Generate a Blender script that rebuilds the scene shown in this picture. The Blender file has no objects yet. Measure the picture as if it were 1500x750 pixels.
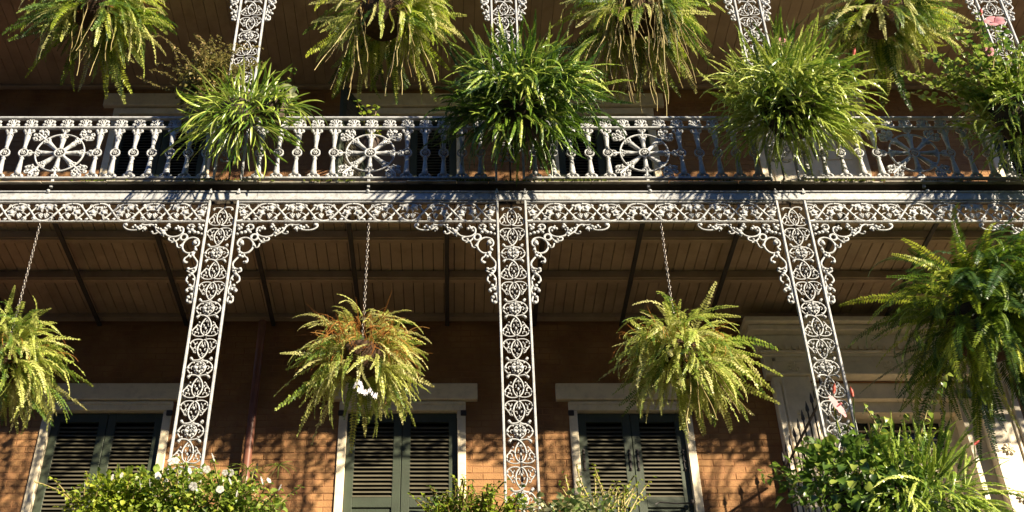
import bpy, math, random
from math import sin, cos, pi, radians
from mathutils import Vector, Matrix

S = bpy.context.scene
C = S.collection

# ------------------------------------------------------------------ camera
cam_d = bpy.data.cameras.new("camera")
cam_d.sensor_width = 36.0
cam_d.lens = 1733 / 1500 * 36.0
cam_d.shift_x = (750 - 662) / 1500
cam_d.clip_start = 0.1
cam_d.clip_end = 2000
cam = bpy.data.objects.new("camera", cam_d)
C.objects.link(cam)
cam.location = (0, -8.76, 1.6)
cam.rotation_euler = (radians(90 + 36.3), 0, 0)
S.camera = cam

# ------------------------------------------------------------------ light
SUN_DIR = Vector((-1.06, 1.0, -0.675)).normalized()      # the way the light travels
elev = math.asin(-SUN_DIR.z)
w = bpy.data.worlds.new("World")
S.world = w
w.use_nodes = True
nt = w.node_tree
bg = nt.nodes["Background"]
sky = nt.nodes.new("ShaderNodeTexSky")
sky.sky_type = 'NISHITA'
sky.sun_disc = False
sky.sun_elevation = elev
sky.sun_rotation = math.atan2(-SUN_DIR.x, -SUN_DIR.y)
sky.dust_density = 0.6
sky.air_density = 0.7
sky.ozone_density = 8.0
sky.altitude = 3000
nt.links.new(sky.outputs[0], bg.inputs[0])
bg.inputs[1].default_value = 0.09
sd = bpy.data.lights.new("sun", 'SUN')
sd.energy = 5.0
sd.angle = radians(0.8)
sd.color = (1.0, 0.87, 0.66)
sun = bpy.data.objects.new("sun", sd)
C.objects.link(sun)
sun.location = (12, -14, 20)
sun.rotation_euler = SUN_DIR.to_track_quat('-Z', 'Y').to_euler()
S.view_settings.view_transform = 'Standard'
S.view_settings.look = 'None'
S.view_settings.exposure = 1.5
S.view_settings.gamma = 1
S.cycles.max_bounces = 8
S.cycles.transparent_max_bounces = 4

# ------------------------------------------------------------------ materials
def mat(name, col, rough=0.6, var=0.15, scale=6.0, dirt=None, dirt_amt=0.0, dirt_scale=9.0, bump=0.0, bump_scale=60.0, objvar=0.0, spec=0.4):
    m = bpy.data.materials.new(name)
    m.use_nodes = True
    n, l = m.node_tree.nodes, m.node_tree.links
    p = n["Principled BSDF"]
    p.inputs["Roughness"].default_value = rough
    p.inputs["Specular IOR Level"].default_value = spec
    tc = n.new("ShaderNodeTexCoord")
    geo = n.new("ShaderNodeNewGeometry")
    ns = n.new("ShaderNodeTexNoise")
    ns.inputs["Scale"].default_value = scale
    ns.inputs["Detail"].default_value = 5
    l.new(geo.outputs["Position"], ns.inputs["Vector"])
    mr = n.new("ShaderNodeMapRange")
    mr.inputs[1].default_value = 0.3
    mr.inputs[2].default_value = 0.7
    mr.inputs[3].default_value = 1 - var
    mr.inputs[4].default_value = 1 + var
    l.new(ns.outputs["Fac"], mr.inputs[0])
    mul = n.new("ShaderNodeMix")
    mul.data_type = 'RGBA'
    mul.blend_type = 'MULTIPLY'
    mul.inputs[0].default_value = 1
    mul.inputs[6].default_value = (*col, 1)
    l.new(mr.outputs[0], mul.inputs[7])
    out = mul.outputs[2]
    if objvar:
        oi = n.new("ShaderNodeObjectInfo")
        mo = n.new("ShaderNodeMapRange")
        mo.inputs[3].default_value = 1 - objvar
        mo.inputs[4].default_value = 1 + objvar
        l.new(oi.outputs["Random"], mo.inputs[0])
        m3 = n.new("ShaderNodeMix")
        m3.data_type = 'RGBA'
        m3.blend_type = 'MULTIPLY'
        m3.inputs[0].default_value = 1
        l.new(out, m3.inputs[6])
        l.new(mo.outputs[0], m3.inputs[7])
        out = m3.outputs[2]
    if dirt:
        nd = n.new("ShaderNodeTexNoise")
        nd.inputs["Scale"].default_value = dirt_scale
        nd.inputs["Detail"].default_value = 8
        nd.inputs["Roughness"].default_value = 0.7
        l.new(geo.outputs["Position"], nd.inputs["Vector"])
        r = n.new("ShaderNodeValToRGB")
        r.color_ramp.elements[0].position = 0.47
        r.color_ramp.elements[0].color = (0, 0, 0, 1)
        r.color_ramp.elements[1].position = 0.74
        r.color_ramp.elements[1].color = (dirt_amt,) * 3 + (1,)
        l.new(nd.outputs["Fac"], r.inputs[0])
        m2 = n.new("ShaderNodeMix")
        m2.data_type = 'RGBA'
        l.new(r.outputs[0], m2.inputs[0])
        l.new(out, m2.inputs[6])
        m2.inputs[7].default_value = (*dirt, 1)
        out = m2.outputs[2]
    l.new(out, p.inputs["Base Color"])
    if bump:
        nb = n.new("ShaderNodeTexNoise")
        nb.inputs["Scale"].default_value = bump_scale
        nb.inputs["Detail"].default_value = 6
        l.new(geo.outputs["Position"], nb.inputs["Vector"])
        b = n.new("ShaderNodeBump")
        b.inputs["Strength"].default_value = bump
        b.inputs["Distance"].default_value = 0.01
        l.new(nb.outputs["Fac"], b.inputs["Height"])
        l.new(b.outputs[0], p.inputs["Normal"])
    return m

def leafmat(name, stops, trans=0.4, rough=0.42, spec=0.5):
    """foliage: one colour per object out of a ramp, blotched, part of the light passing through"""
    m = bpy.data.materials.new(name)
    m.use_nodes = True
    n, l = m.node_tree.nodes, m.node_tree.links
    p = n["Principled BSDF"]
    out = n["Material Output"]
    oi = n.new("ShaderNodeObjectInfo")
    geo = n.new("ShaderNodeNewGeometry")
    ns = n.new("ShaderNodeTexNoise")
    ns.inputs["Scale"].default_value = 14
    ns.inputs["Detail"].default_value = 3
    l.new(geo.outputs["Position"], ns.inputs["Vector"])
    ad = n.new("ShaderNodeMath")
    ad.operation = 'MULTIPLY_ADD'
    ad.inputs[1].default_value = 0.9
    ad.inputs[2].default_value = -0.45
    l.new(ns.outputs["Fac"], ad.inputs[0])
    a2 = n.new("ShaderNodeMath")
    a2.operation = 'ADD'
    l.new(ad.outputs[0], a2.inputs[0])
    l.new(oi.outputs["Random"], a2.inputs[1])
    r = n.new("ShaderNodeValToRGB")
    els = r.color_ramp.elements
    while len(els) < len(stops):
        els.new(0.5)
    for e, (ps, c) in zip(els, stops):
        e.position = ps
        e.color = (*c, 1)
    l.new(a2.outputs[0], r.inputs[0])
    l.new(r.outputs[0], p.inputs["Base Color"])
    p.inputs["Roughness"].default_value = rough
    p.inputs["Specular IOR Level"].default_value = spec
    t = n.new("ShaderNodeBsdfTranslucent")
    hs = n.new("ShaderNodeHueSaturation")
    hs.inputs["Value"].default_value = 1.45
    l.new(r.outputs[0], hs.inputs["Color"])
    l.new(hs.outputs[0], t.inputs[0])
    mx = n.new("ShaderNodeMixShader")
    mx.inputs[0].default_value = trans
    l.new(p.outputs[0], mx.inputs[1])
    l.new(t.outputs[0], mx.inputs[2])
    l.new(mx.outputs[0], out.inputs[0])
    return m

IRON = mat("iron_paint", (0.425, 0.432, 0.43), 0.42, 0.16, 11, (0.13, 0.125, 0.12), 0.75, 26, 0.35, 110)
WALL = mat("painted_brick", (0.312, 0.166, 0.070), 0.85, 0.26, 2.6, (0.19, 0.082, 0.043), 0.9, 3.0, 0.6, 70, 0.10, 0.2)
MORT = mat("painted_mortar", (0.28, 0.137, 0.062), 0.9, 0.15, 3, None, 0, 9, 0.5, 80, 0, 0.2)
TRIM = mat("cream_trim", (0.80, 0.69, 0.49), 0.6, 0.08, 4, (0.3, 0.24, 0.16), 0.35, 12, 0.2, 80)
STONE = mat("pale_stone", (0.80, 0.70, 0.53), 0.65, 0.08, 4, (0.33, 0.27, 0.18), 0.3, 10, 0.2, 80)
SHUT = mat("shutter_green", (0.043, 0.055, 0.034), 0.5, 0.15, 5, (0.05, 0.05, 0.035), 0.4, 9, 0.2, 60, 0.0)
SLAT = mat("shutter_slat_sunlit", (0.105, 0.093, 0.060), 0.55, 0.15, 5, (0.07, 0.06, 0.04), 0.5, 12, 0.2, 60, 0.15)  # paler than the frames: sun on the tilted blades is put into the colour
CEIL = mat("ceiling_paint", (0.37, 0.27, 0.18), 0.6, 0.12, 2.5, (0.17, 0.11, 0.07), 0.6, 3.5, 0.15, 60, 0.07)
DARKI = mat("dark_iron", (0.035, 0.03, 0.028), 0.6, 0.2, 10)
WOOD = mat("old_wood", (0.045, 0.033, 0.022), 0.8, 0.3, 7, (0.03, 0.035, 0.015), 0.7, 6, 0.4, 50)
LEDGE = mat("ledge_paint", (0.32, 0.29, 0.23), 0.7, 0.25, 9, (0.035, 0.035, 0.016), 1.0, 3.2, 0.4, 60)
ROOM = mat("dark_interior", (0.012, 0.010, 0.009), 0.5, 0.1, 4)  # near-black solid backing; the unlit room's darkness is put into the colour
PIPE = mat("red_pipe", (0.17, 0.065, 0.04), 0.45, 0.2, 6, (0.1, 0.05, 0.03), 0.6, 8)
SOIL = mat("coir_basket", (0.06, 0.033, 0.017), 0.95, 0.4, 30, None, 0, 9, 1.0, 120)
CHAIN = mat("chain_metal", (0.34, 0.31, 0.27), 0.35, 0.15, 30, (0.14, 0.08, 0.05), 0.6, 30)
CHAIN.node_tree.nodes["Principled BSDF"].inputs["Metallic"].default_value = 0.7
POT = mat("dark_pot", (0.05, 0.032, 0.022), 0.8, 0.2, 9)
INNER = mat("inner_door_paint", (0.22, 0.15, 0.10), 0.5, 0.15, 4)
GLASS = mat("dark_glass", (0.02, 0.025, 0.03), 0.06, 0.05, 3, spec=0.6)
ASPH = mat("asphalt", (0.055, 0.052, 0.05), 0.9, 0.2, 1.5, None, 0, 9, 0.4, 80)
PAVE = mat("pavement", (0.22, 0.19, 0.16), 0.9, 0.15, 1.5, None, 0, 9, 0.3, 60)
DECK = mat("deck_boards", (0.05, 0.04, 0.03), 0.8, 0.2, 3)
WHITE = mat("white_line", (0.75, 0.73, 0.68), 0.8, 0.1, 8)

FERN = leafmat("fern_yellow_green", [(0.0, (0.078, 0.156, 0.023)), (0.2, (0.250, 0.328, 0.047)), (0.5, (0.468, 0.499, 0.117)), (1.0, (0.593, 0.562, 0.234))], 0.32)
FERN2 = leafmat("fern_deep_green", [(0.0, (0.023, 0.066, 0.011)), (0.35, (0.086, 0.156, 0.014)), (0.75, (0.281, 0.359, 0.023)), (1.0, (0.437, 0.468, 0.055))], 0.34)
FERN3 = leafmat("fern_shaded_green", [(0.0, (0.016, 0.045, 0.008)), (0.45, (0.055, 0.11, 0.010)), (0.85, (0.20, 0.28, 0.016)), (1.0, (0.36, 0.41, 0.04))], 0.26)  # darker copy of the deep green, with the big fern's shade in its colour
SWORD = leafmat("sword_fern", [(0.0, (0.039, 0.094, 0.011)), (0.3, (0.140, 0.235, 0.020)), (0.7, (0.34, 0.43, 0.06)), (1.0, (0.52, 0.56, 0.14))], 0.2, 0.33, 0.7)
LEAF = leafmat("shrub_leaf", [(0.0, (0.027, 0.068, 0.013)), (0.5, (0.126, 0.216, 0.027)), (1.0, (0.342, 0.396, 0.072))], 0.35, 0.35, 0.6)
LIME = leafmat("lime_leaf", [(0.0, (0.078, 0.133, 0.016)), (0.5, (0.26, 0.34, 0.028)), (1.0, (0.45, 0.48, 0.06))], 0.45)
IVY = leafmat("ivy_leaf", [(0.0, (0.031, 0.062, 0.023)), (0.6, (0.12, 0.19, 0.04)), (0.8, (0.328, 0.328, 0.16)), (1.0, (0.429, 0.413, 0.281))], 0.25)
DRY = leafmat("dry_leaf", [(0.0, (0.17, 0.058, 0.014)), (0.5, (0.38, 0.15, 0.03)), (1.0, (0.52, 0.29, 0.08))], 0.25, 0.7, 0.2)
OLIVE = leafmat("olive_leaf", [(0.0, (0.109, 0.109, 0.023)), (0.6, (0.265, 0.226, 0.070)), (1.0, (0.343, 0.234, 0.094))], 0.3)
STEM = leafmat("stem_runner", [(0.0, (0.172, 0.117, 0.039)), (0.5, (0.328, 0.257, 0.094)), (1.0, (0.468, 0.390, 0.172))], 0.1, 0.5)
MOSS = leafmat("moss", [(0.0, (0.039, 0.047, 0.009)), (0.6, (0.094, 0.117, 0.016)), (1.0, (0.156, 0.156, 0.031))], 0.2, 0.9, 0.1)
PINK = leafmat("pink_petal", [(0.0, (0.562, 0.240, 0.270)), (1.0, (0.637, 0.375, 0.375))], 0.3, 0.6, 0.2)
RED = leafmat("red_bud", [(0.0, (0.375, 0.045, 0.038)), (1.0, (0.488, 0.120, 0.075))], 0.2, 0.5, 0.3)
PETAL = leafmat("white_petal", [(0.0, (0.540, 0.525, 0.495)), (1.0, (0.615, 0.600, 0.562))], 0.3, 0.6, 0.2)
CREAMLEAF = leafmat("cream_leaf", [(0.0, (0.338, 0.375, 0.165)), (1.0, (0.510, 0.510, 0.338))], 0.3, 0.5, 0.4)
RIBBON = mat("pale_ribbon", (0.75, 0.72, 0.74), 0.5, 0.05, 9)

# ------------------------------------------------------------------ mesh helpers
class MB:
    def __init__(s):
        s.v, s.f, s.sm = [], [], []

    def add(s, vs, fs, smooth=False):
        o = len(s.v)
        s.v += [tuple(a) for a in vs]
        s.f += [tuple(i + o for i in f) for f in fs]
        s.sm += [smooth] * len(fs)

    def box(s, x0, x1, y0, y1, z0, z1, c=0.0):
        if c <= 0:
            vs = [(x, y, z) for x in (x0, x1) for y in (y0, y1) for z in (z0, z1)]
            s.add(vs, [(0, 1, 3, 2), (4, 6, 7, 5), (0, 4, 5, 1), (2, 3, 7, 6), (0, 2, 6, 4), (1, 5, 7, 3)])
            return
        vs, idx = [], {}
        X, Y, Z = (x0, x1), (y0, y1), (z0, z1)
        sg = (1, -1)
        for i in (0, 1):
            for j in (0, 1):
                for k in (0, 1):
                    for a in range(3):
                        p = [X[i] + sg[i] * c, Y[j] + sg[j] * c, Z[k] + sg[k] * c]
                        p[a] = (X[i], Y[j], Z[k])[a]
                        idx[(i, j, k, a)] = len(vs)
                        vs.append(p)
        fs = []
        for i in (0, 1):
            fs.append([idx[(i, 0, 0, 0)], idx[(i, 1, 0, 0)], idx[(i, 1, 1, 0)], idx[(i, 0, 1, 0)]])
            fs.append([idx[(0, i, 0, 1)], idx[(1, i, 0, 1)], idx[(1, i, 1, 1)], idx[(0, i, 1, 1)]])
            fs.append([idx[(0, 0, i, 2)], idx[(1, 0, i, 2)], idx[(1, 1, i, 2)], idx[(0, 1, i, 2)]])
        for a in (0, 1):
            for b in (0, 1):
                fs.append([idx[(a, b, 0, 0)], idx[(a, b, 1, 0)], idx[(a, b, 1, 1)], idx[(a, b, 0, 1)]])
                fs.append([idx[(a, 0, b, 0)], idx[(a, 1, b, 0)], idx[(a, 1, b, 2)], idx[(a, 0, b, 2)]])
                fs.append([idx[(0, a, b, 1)], idx[(1, a, b, 1)], idx[(1, a, b, 2)], idx[(0, a, b, 2)]])
                for k in (0, 1):
                    fs.append([idx[(a, b, k, 0)], idx[(a, b, k, 1)], idx[(a, b, k, 2)]])
        s.add(vs, fs)

    def tube(s, pts, r, n=5, fy=1.0, cap=True):
        """round bar along pts; r number or list; fy squashes the section along y for flat paths"""
        P = [Vector(p) for p in pts]
        m = len(P)
        R = r if isinstance(r, (list, tuple)) else [r] * m
        vs = []
        for i, p in enumerate(P):
            t = (P[min(i + 1, m - 1)] - P[max(i - 1, 0)])
            if t.length < 1e-9:
                t = Vector((0, 0, 1))
            t.normalize()
            ref = Vector((0, 1, 0)) if abs(t.y) < 0.9 else Vector((1, 0, 0))
            a = t.cross(ref).normalized()
            b = a.cross(t).normalized()
            for k in range(n):
                th = 2 * pi * k / n
                vs.append(p + R[i] * (cos(th) * a + fy * sin(th) * b))
        fs = []
        for i in range(m - 1):
            for k in range(n):
                k2 = (k + 1) % n
                fs.append((i * n + k, i * n + k2, (i + 1) * n + k2, (i + 1) * n + k))
        if cap:
            fs.append(tuple(range(n)))
            fs.append(tuple((m - 1) * n + k for k in reversed(range(n))))
        s.add(vs, fs, True)

    def lathe(s, prof, n=8, cx=0, cy=0, fy=1.0):
        vs = []
        for (r, z) in prof:
            for k in range(n):
                th = 2 * pi * (k + 0.5) / n
                vs.append((cx + r * cos(th), cy + fy * r * sin(th), z))
        fs = []
        m = len(prof)
        for i in range(m - 1):
            for k in range(n):
                k2 = (k + 1) % n
                fs.append((i * n + k, i * n + k2, (i + 1) * n + k2, (i + 1) * n + k))
        fs.append(tuple(reversed(range(n))))
        fs.append(tuple((m - 1) * n + k for k in range(n)))
        s.add(vs, fs, True)

    def blob(s, c, rx, ry, rz, rot=0.0, n=6, m=3):
        """small ellipsoid, rotated by rot in the xz plane"""
        cr, sr = cos(rot), sin(rot)
        vs = [(0, -1, 0)]
        for i in range(1, m + 1):
            ph = -pi / 2 + pi * i / (m + 1)
            for k in range(n):
                th = 2 * pi * k / n
                vs.append((cos(ph) * cos(th), sin(ph), cos(ph) * sin(th)))
        vs.append((0, 1, 0))
        out = []
        for (a, b, d) in vs:
            a, b, d = a * rx, b * ry, d * rz
            out.append((c[0] + a * cr - d * sr, c[1] + b, c[2] + a * sr + d * cr))
        fs = []
        for k in range(n):
            fs.append((0, 1 + (k + 1) % n, 1 + k))
            for i in range(m - 1):
                fs.append((1 + i * n + k, 1 + i * n + (k + 1) % n, 1 + (i + 1) * n + (k + 1) % n, 1 + (i + 1) * n + k))
            fs.append((1 + (m - 1) * n + k, 1 + (m - 1) * n + (k + 1) % n, len(vs) - 1))
        s.add(out, fs, True)

    def prism(s, poly, y0, y1):
        """polygon in xz, thick from y0 to y1"""
        n = len(poly)
        vs = [(x, y0, z) for x, z in poly] + [(x, y1, z) for x, z in poly]
        fs = [tuple(range(n)), tuple(reversed(range(n, 2 * n)))]
        for i in range(n):
            j = (i + 1) % n
            fs.append((i, i + n, j + n, j))
        s.add(vs, fs)

    def mesh(s, name, m):
        me = bpy.data.meshes.new(name)
        me.from_pydata(s.v, [], s.f)
        me.materials.append(m)
        me.polygons.foreach_set("use_smooth", s.sm)
        me.update()
        return me

    def build(s, name, m, parent=None, **kw):
        return obj(name, s.mesh(name, m), parent, **kw)


def obj(name, me, parent=None, loc=(0, 0, 0), rot=(0, 0, 0), sc=1.0, kind=None):
    o = bpy.data.objects.new(name, me)
    C.objects.link(o)
    o.location = loc
    o.rotation_euler = rot
    o.scale = (sc, sc, sc) if isinstance(sc, (int, float)) else sc
    if parent:
        o.parent = parent
    if kind:
        o["kind"] = kind
    return o

def thing(name, label, cat, loc=(0, 0, 0), group=None):
    o = bpy.data.objects.new(name, None)
    C.objects.link(o)
    o.empty_display_size = 0.2
    o.location = loc
    o["label"] = label
    o["category"] = cat
    if group:
        o["group"] = group
    return o

def kids(o):
    return KIDS.get(o.name, [])

def copy_tree(o, loc, label, group=None):
    r = o.copy()
    C.objects.link(r)
    r.location = loc
    r["label"] = label
    if group:
        r["group"] = group
    for ch in o.children:
        c = ch.copy()
        C.objects.link(c)
        c.parent = r
        for g in ch.children:
            d = g.copy()
            C.objects.link(d)
            d.parent = c
    return r

def cr(pts, n=4):
    """Catmull-Rom through 2-D points"""
    out = []
    P = [pts[0]] + list(pts) + [pts[-1]]
    for i in range(1, len(P) - 2):
        p0, p1, p2, p3 = P[i - 1], P[i], P[i + 1], P[i + 2]
        for k in range(n):
            t = k / n
            out.append(tuple(0.5 * ((2 * p1[j]) + (-p0[j] + p2[j]) * t + (2 * p0[j] - 5 * p1[j] + 4 * p2[j] - p3[j]) * t * t + (-p0[j] + 3 * p1[j] - 3 * p2[j] + p3[j]) * t ** 3) for j in range(len(p1))))
    out.append(tuple(pts[-1]))
    return out

def xz(pts, y=0.0):
    return [(a, y, b) for a, b in pts]

# ------------------------------------------------------------------ setting: street
g = MB(); g.box(-400, 400, -400, 400, -0.5, 0.0)
o = g.build("ground", ASPH, kind="structure")
g = MB(); g.box(-60, 60, -2.6, 2.0, 0.004, 0.14, 0.01)
o = g.build("pavement", PAVE, kind="structure")
g = MB(); g.box(-60, 60, -2.78, -2.604, 0.004, 0.13, 0.015)
o = g.build("kerb", STONE, kind="structure")

# unseen houses added across the street, sized and dark to cut the sky light
OPP = mat("dark_unseen_stucco", (0.075, 0.075, 0.08), 0.9, 0.2, 1.0)
xq = -34.0
for k, (wd, hh) in enumerate(((12, 14.1), (11, 13.8), (13, 14.2), (11, 13.9), (12, 14.1), (12, 13.8))):
    ot = thing("town_house", ["tall", "plain", "broad", "narrow", "dark", "worn"][k] + " unseen stucco house added across the street to dim the skylight", "house", (xq + wd / 2, -15, 0), "added unseen houses across the street")
    m = MB(); m.box(-wd / 2 + 0.02, wd / 2 - 0.02, -6, 0, 0.15, hh, 0.02); m.build("wall", OPP, ot)
    m = MB(); m.box(-wd / 2, wd / 2, -6.1, 0.25, hh + 0.002, hh + 0.25, 0.04); m.build("cornice", OPP, ot)
    m = MB(); m.box(-0.55, 0.55, 0.002, 0.06, 0.16, 2.6, 0.02); m.build("door", SHUT, ot)
    fl = MB(); fl.box(-0.5, 0.5, 0.002, 0.05, 0, 1.9, 0.02); fm = fl.mesh("window", SHUT)
    for zz in (4.6, 8.4, 11.6):
        for xx in (-wd * 0.33, 0, wd * 0.33):
            obj("window", fm, ot, (xx, 0, zz))
    xq += wd
g = MB(); g.box(-60, 60, -15.0, -12.2, 0.004, 0.14, 0.01)
g.build("pavement", PAVE, kind="structure")

# ------------------------------------------------------------------ the house wall
WY = 2.03                                # front of the brickwork
house = thing("town_house", "ochre painted brick house front with green louvred shutters behind the balconies", "house", (0, WY, 0))
def hb(mb, name, m, parent=None, **kw):  # build a part given in world coordinates
    ob = mb.build(name, m, parent or house, **kw)
    ob.location = (-0.0, -WY, 0) if parent is None else ob.location
    return ob

LOW, MID, TOP = 4.6, 8.93, 12.15
low_win = [(-3.545, 0.66), (-0.51, 0.65), (1.835, 0.63)]
up_win = [(-3.55, 0.65), (-0.51, 0.65), (1.85, 0.65), (4.35, 0.65), (7.15, 0.65)]
DOOR = (3.34, 5.80, 8.30)                # x0, x1, top of the surround
holes = []
for c, h in low_win: holes.append((c - h, c + h, LOW, 7.64))
holes.append((3.72, 5.44, LOW, 7.88))
for c, h in up_win: holes.append((c - h, c + h, MID, 11.80))

def wall_core(z0, z1, hs, y0, y1):
    mb = MB()
    hs = sorted(hs)
    x = -9.0
    for (a, b, c, d) in hs:
        mb.box(x, a, y0, y1, z0, z1)
        mb.box(a, b, y0, y1, d, z1)
        x = b
    mb.box(x, 10.0, y0, y1, z0, z1)
    return mb
mb = wall_core(LOW - 0.05, 8.80, [h for h in holes if h[3] < 8.5], WY + 0.004, WY + 0.30)
mb2 = wall_core(8.80, 12.6, [h for h in holes if h[3] > 8.5], WY + 0.004, WY + 0.30)
mb.add(mb2.v, mb2.f)
mb.box(-9, 10, WY + 0.004, WY + 0.3, 0.14, LOW - 0.05)
hb(mb, "wall", MORT)

# bricks: cut to the free stretches of each course
rng = random.Random(3)
blocks = holes + [(DOOR[0], DOOR[1], LOW, DOOR[2])]
for c, h in low_win: blocks.append((c - h - 0.13, c + h + 0.13, 7.645, 7.845))
for c, h in up_win: blocks.append((c - h - 0.14, c + h + 0.14, 11.80, 12.02))
def brick_geo(mb, x0, x1, z0, z1, proud):
    c = 0.0035
    yb, yf = WY + 0.008, WY + proud
    e = [rng.uniform(-0.0015, 0.0015) for _ in range(8)]
    vs = [(x0, yb, z0), (x1, yb, z0), (x1, yb, z1), (x0, yb, z1),
          (x0 + e[0], yf + c, z0 + e[1]), (x1 + e[2], yf + c, z0 + e[3]), (x1 + e[4], yf + c, z1 + e[5]), (x0 + e[6], yf + c, z1 + e[7]),
          (x0 + c, yf, z0 + c), (x1 - c, yf, z0 + c), (x1 - c, yf, z1 - c), (x0 + c, yf, z1 - c)]
    fs = [(8, 9, 10, 11)]
    for i in range(4):
        j = (i + 1) % 4
        fs += [(i, j, 4 + j, 4 + i), (4 + i, 4 + j, 8 + j, 8 + i)]
    mb.add(vs, fs)
bricks = []
z = 5.30
row = 0
while z < 12.15:
    zt = z + 0.066
    if not (8.60 < z < 8.93) and not (8.93 <= z < 10.2):
        cuts = sorted((a, b) for a, b, c, d in blocks if zt > c and z < d)
        free = []
        x = -5.9
        for a, b in cuts:
            if a > x: free.append((x, min(a, 7.2)))
            x = max(x, b)
        if x < 7.2: free.append((x, 7.2))
        for a, b in free:
            x = -6.2 + (0.105 if row % 2 else 0)
            while x < b:
                s0, s1 = max(x, a + 0.002), min(x + 0.2035, b - 0.002)
                if s1 - s0 > 0.03:
                    bricks.append((s0, s1, z, zt))
                x += 0.21
    z += 0.0735
    row += 1
big = [b for b in bricks if 6.35 < b[2] < 7.30 and -4.9 < b[0] < 3.4]
big.sort(key=lambda b: b[2])
big = set(big[:300])
rest = MB()
for b in bricks:
    pr = rng.uniform(-0.0025, 0.0025)
    if b in big:
        m1 = MB()
        brick_geo(m1, b[0], b[1], b[2], b[3], pr)
        hb(m1, "brick", WALL)
    else:
        brick_geo(rest, b[0], b[1], b[2], b[3], pr)
hb(rest, "brickwork", WALL, kind="stuff")

# windows with louvred shutters
def slat_mesh(wd):
    m = MB()
    a = radians(38)
    d, t = 0.030, 0.005
    # tilted blade: front edge low
    p = [(-d * cos(a), -d * sin(a) - t), (-d * cos(a), -d * sin(a) + t), (d * cos(a), d * sin(a) + t), (d * cos(a), d * sin(a) - t)]
    vs = [(x, y, zz) for x in (-wd / 2, wd / 2) for (y, zz) in p]
    fs = [(0, 1, 2, 3), (7, 6, 5, 4)] + [(i, i + 4, (i + 1) % 4 + 4, (i + 1) % 4) for i in range(4)]
    m.add(vs, fs)
    return m.mesh("louvre_slat", SLAT)
SLATS = {}
def shutter(parent, x0, x1, z0, z1, y, zsl, ang=0.0, hinge=None, hard=False, zoff=0.0):
    """one louvred leaf; frame thickness 45 mm; local origin at hinge side"""
    hx = x0 if hinge != 'r' else x1
    wd = x1 - x0
    sx = 1 if hinge != 'r' else -1
    st, tr = 0.085, 0.10
    f = MB()
    lo, hi = (0, wd) if sx > 0 else (-wd, 0)
    f.box(lo, lo + st, 0, 0.045, z0, z1, 0.004)
    f.box(hi - st, hi, 0, 0.045, z0, z1, 0.004)
    f.box(lo + st, hi - st, 0.002, 0.043, z1 - tr, z1, 0.003)
    f.box(lo + st, hi - st, 0.002, 0.043, zsl - 0.11, zsl, 0.003)
    if zsl - 0.11 > z0 + 0.05:
        f.box(lo + st, hi - st, 0.020, 0.035, z0, zsl - 0.112)
        f.box(lo + st + 0.04, hi - st - 0.04, 0.012, 0.0195, z0 + 0.05, zsl - 0.16, 0.004)
    ob = f.build("shutter", SHUT, parent, loc=(hx, y - WY, 0), rot=(0, 0, ang))
    w2 = round(wd - 2 * st, 3)
    if w2 not in SLATS: SLATS[w2] = slat_mesh(w2)
    z = zsl + 0.022
    while z < z1 - tr - 0.01:
        obj("louvre_slat", SLATS[w2], ob, ((lo + hi) / 2, 0.0225, z), (rng.uniform(-0.05, 0.05), rng.uniform(-0.003, 0.003), 0))
        z += 0.0445
    if hard:
        for xx in (lo + 0.03, hi - 0.045):
            h = MB()
            h.box(xx, xx + 0.02, -0.012, -0.001, 6.88, 7.12, 0.003)
            for q in (6.90, 6.98, 7.06, 7.10):
                h.blob((xx + 0.01, -0.014, q), 0.011, 0.009, 0.011)
            h.build("bolt", DARKI, ob)
    return ob

LINTEL_LOW = None
for i, (c, h) in enumerate(low_win):
    f = MB()
    jw = 0.085
    f.box(c - h, c - h + jw, WY - 0.02, WY + 0.16, LOW, 7.535, 0.006)
    f.box(c + h - jw, c + h, WY - 0.02, WY + 0.16, LOW, 7.535, 0.006)
    f.box(c - h - 0.002, c + h + 0.002, WY - 0.024, WY + 0.16, 7.538, 7.636, 0.006)
    f.box(c - h, c + h, WY - 0.036, WY - 0.025, 7.60, 7.636, 0.004)
    fr = hb(f, "window_frame", TRIM)
    for sx in (-1, 1):
        q = MB()
        q.box(c + sx * (h - 0.02) - 0.03, c + sx * (h - 0.02) + 0.03, WY - 0.045, WY - 0.022, 7.47, 7.53, 0.006)
        q.build("hinge", DARKI, fr)
    l = MB()
    l.box(c - h - 0.125, c + h + 0.125, WY - 0.055, WY + 0.05, 7.65, 7.842, 0.006)
    hb(l, "lintel", TRIM)
    k = MB()
    k.box(c - h, c + h, WY + 0.17, WY + 0.28, LOW, 7.64)
    hb(k, "room_dark_backing", ROOM)
    a, b = c - h + jw + 0.004, c + h - jw - 0.004
    shutter(house, a, c - 0.003, LOW + 0.02, 7.53, WY + 0.035, 6.60 if i else 6.2, 0, None, i == 2)
    shutter(house, c + 0.003, b, LOW + 0.02, 7.53, WY + 0.035, 6.60 if i else 6.2, 0, 'r', i == 2)
    if i:
        q = MB()
        q.tube([(c + 0.16, WY - 0.012, 6.50), (c + 0.20, WY - 0.03, 6.515), (c + 0.36, WY - 0.03, 6.50), (c + 0.50, WY - 0.02, 6.51)], 0.008)
        q.blob((c + 0.52, WY - 0.02, 6.52), 0.025, 0.02, 0.03)
        hb(q, "shutter_hook", DARKI)

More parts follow.
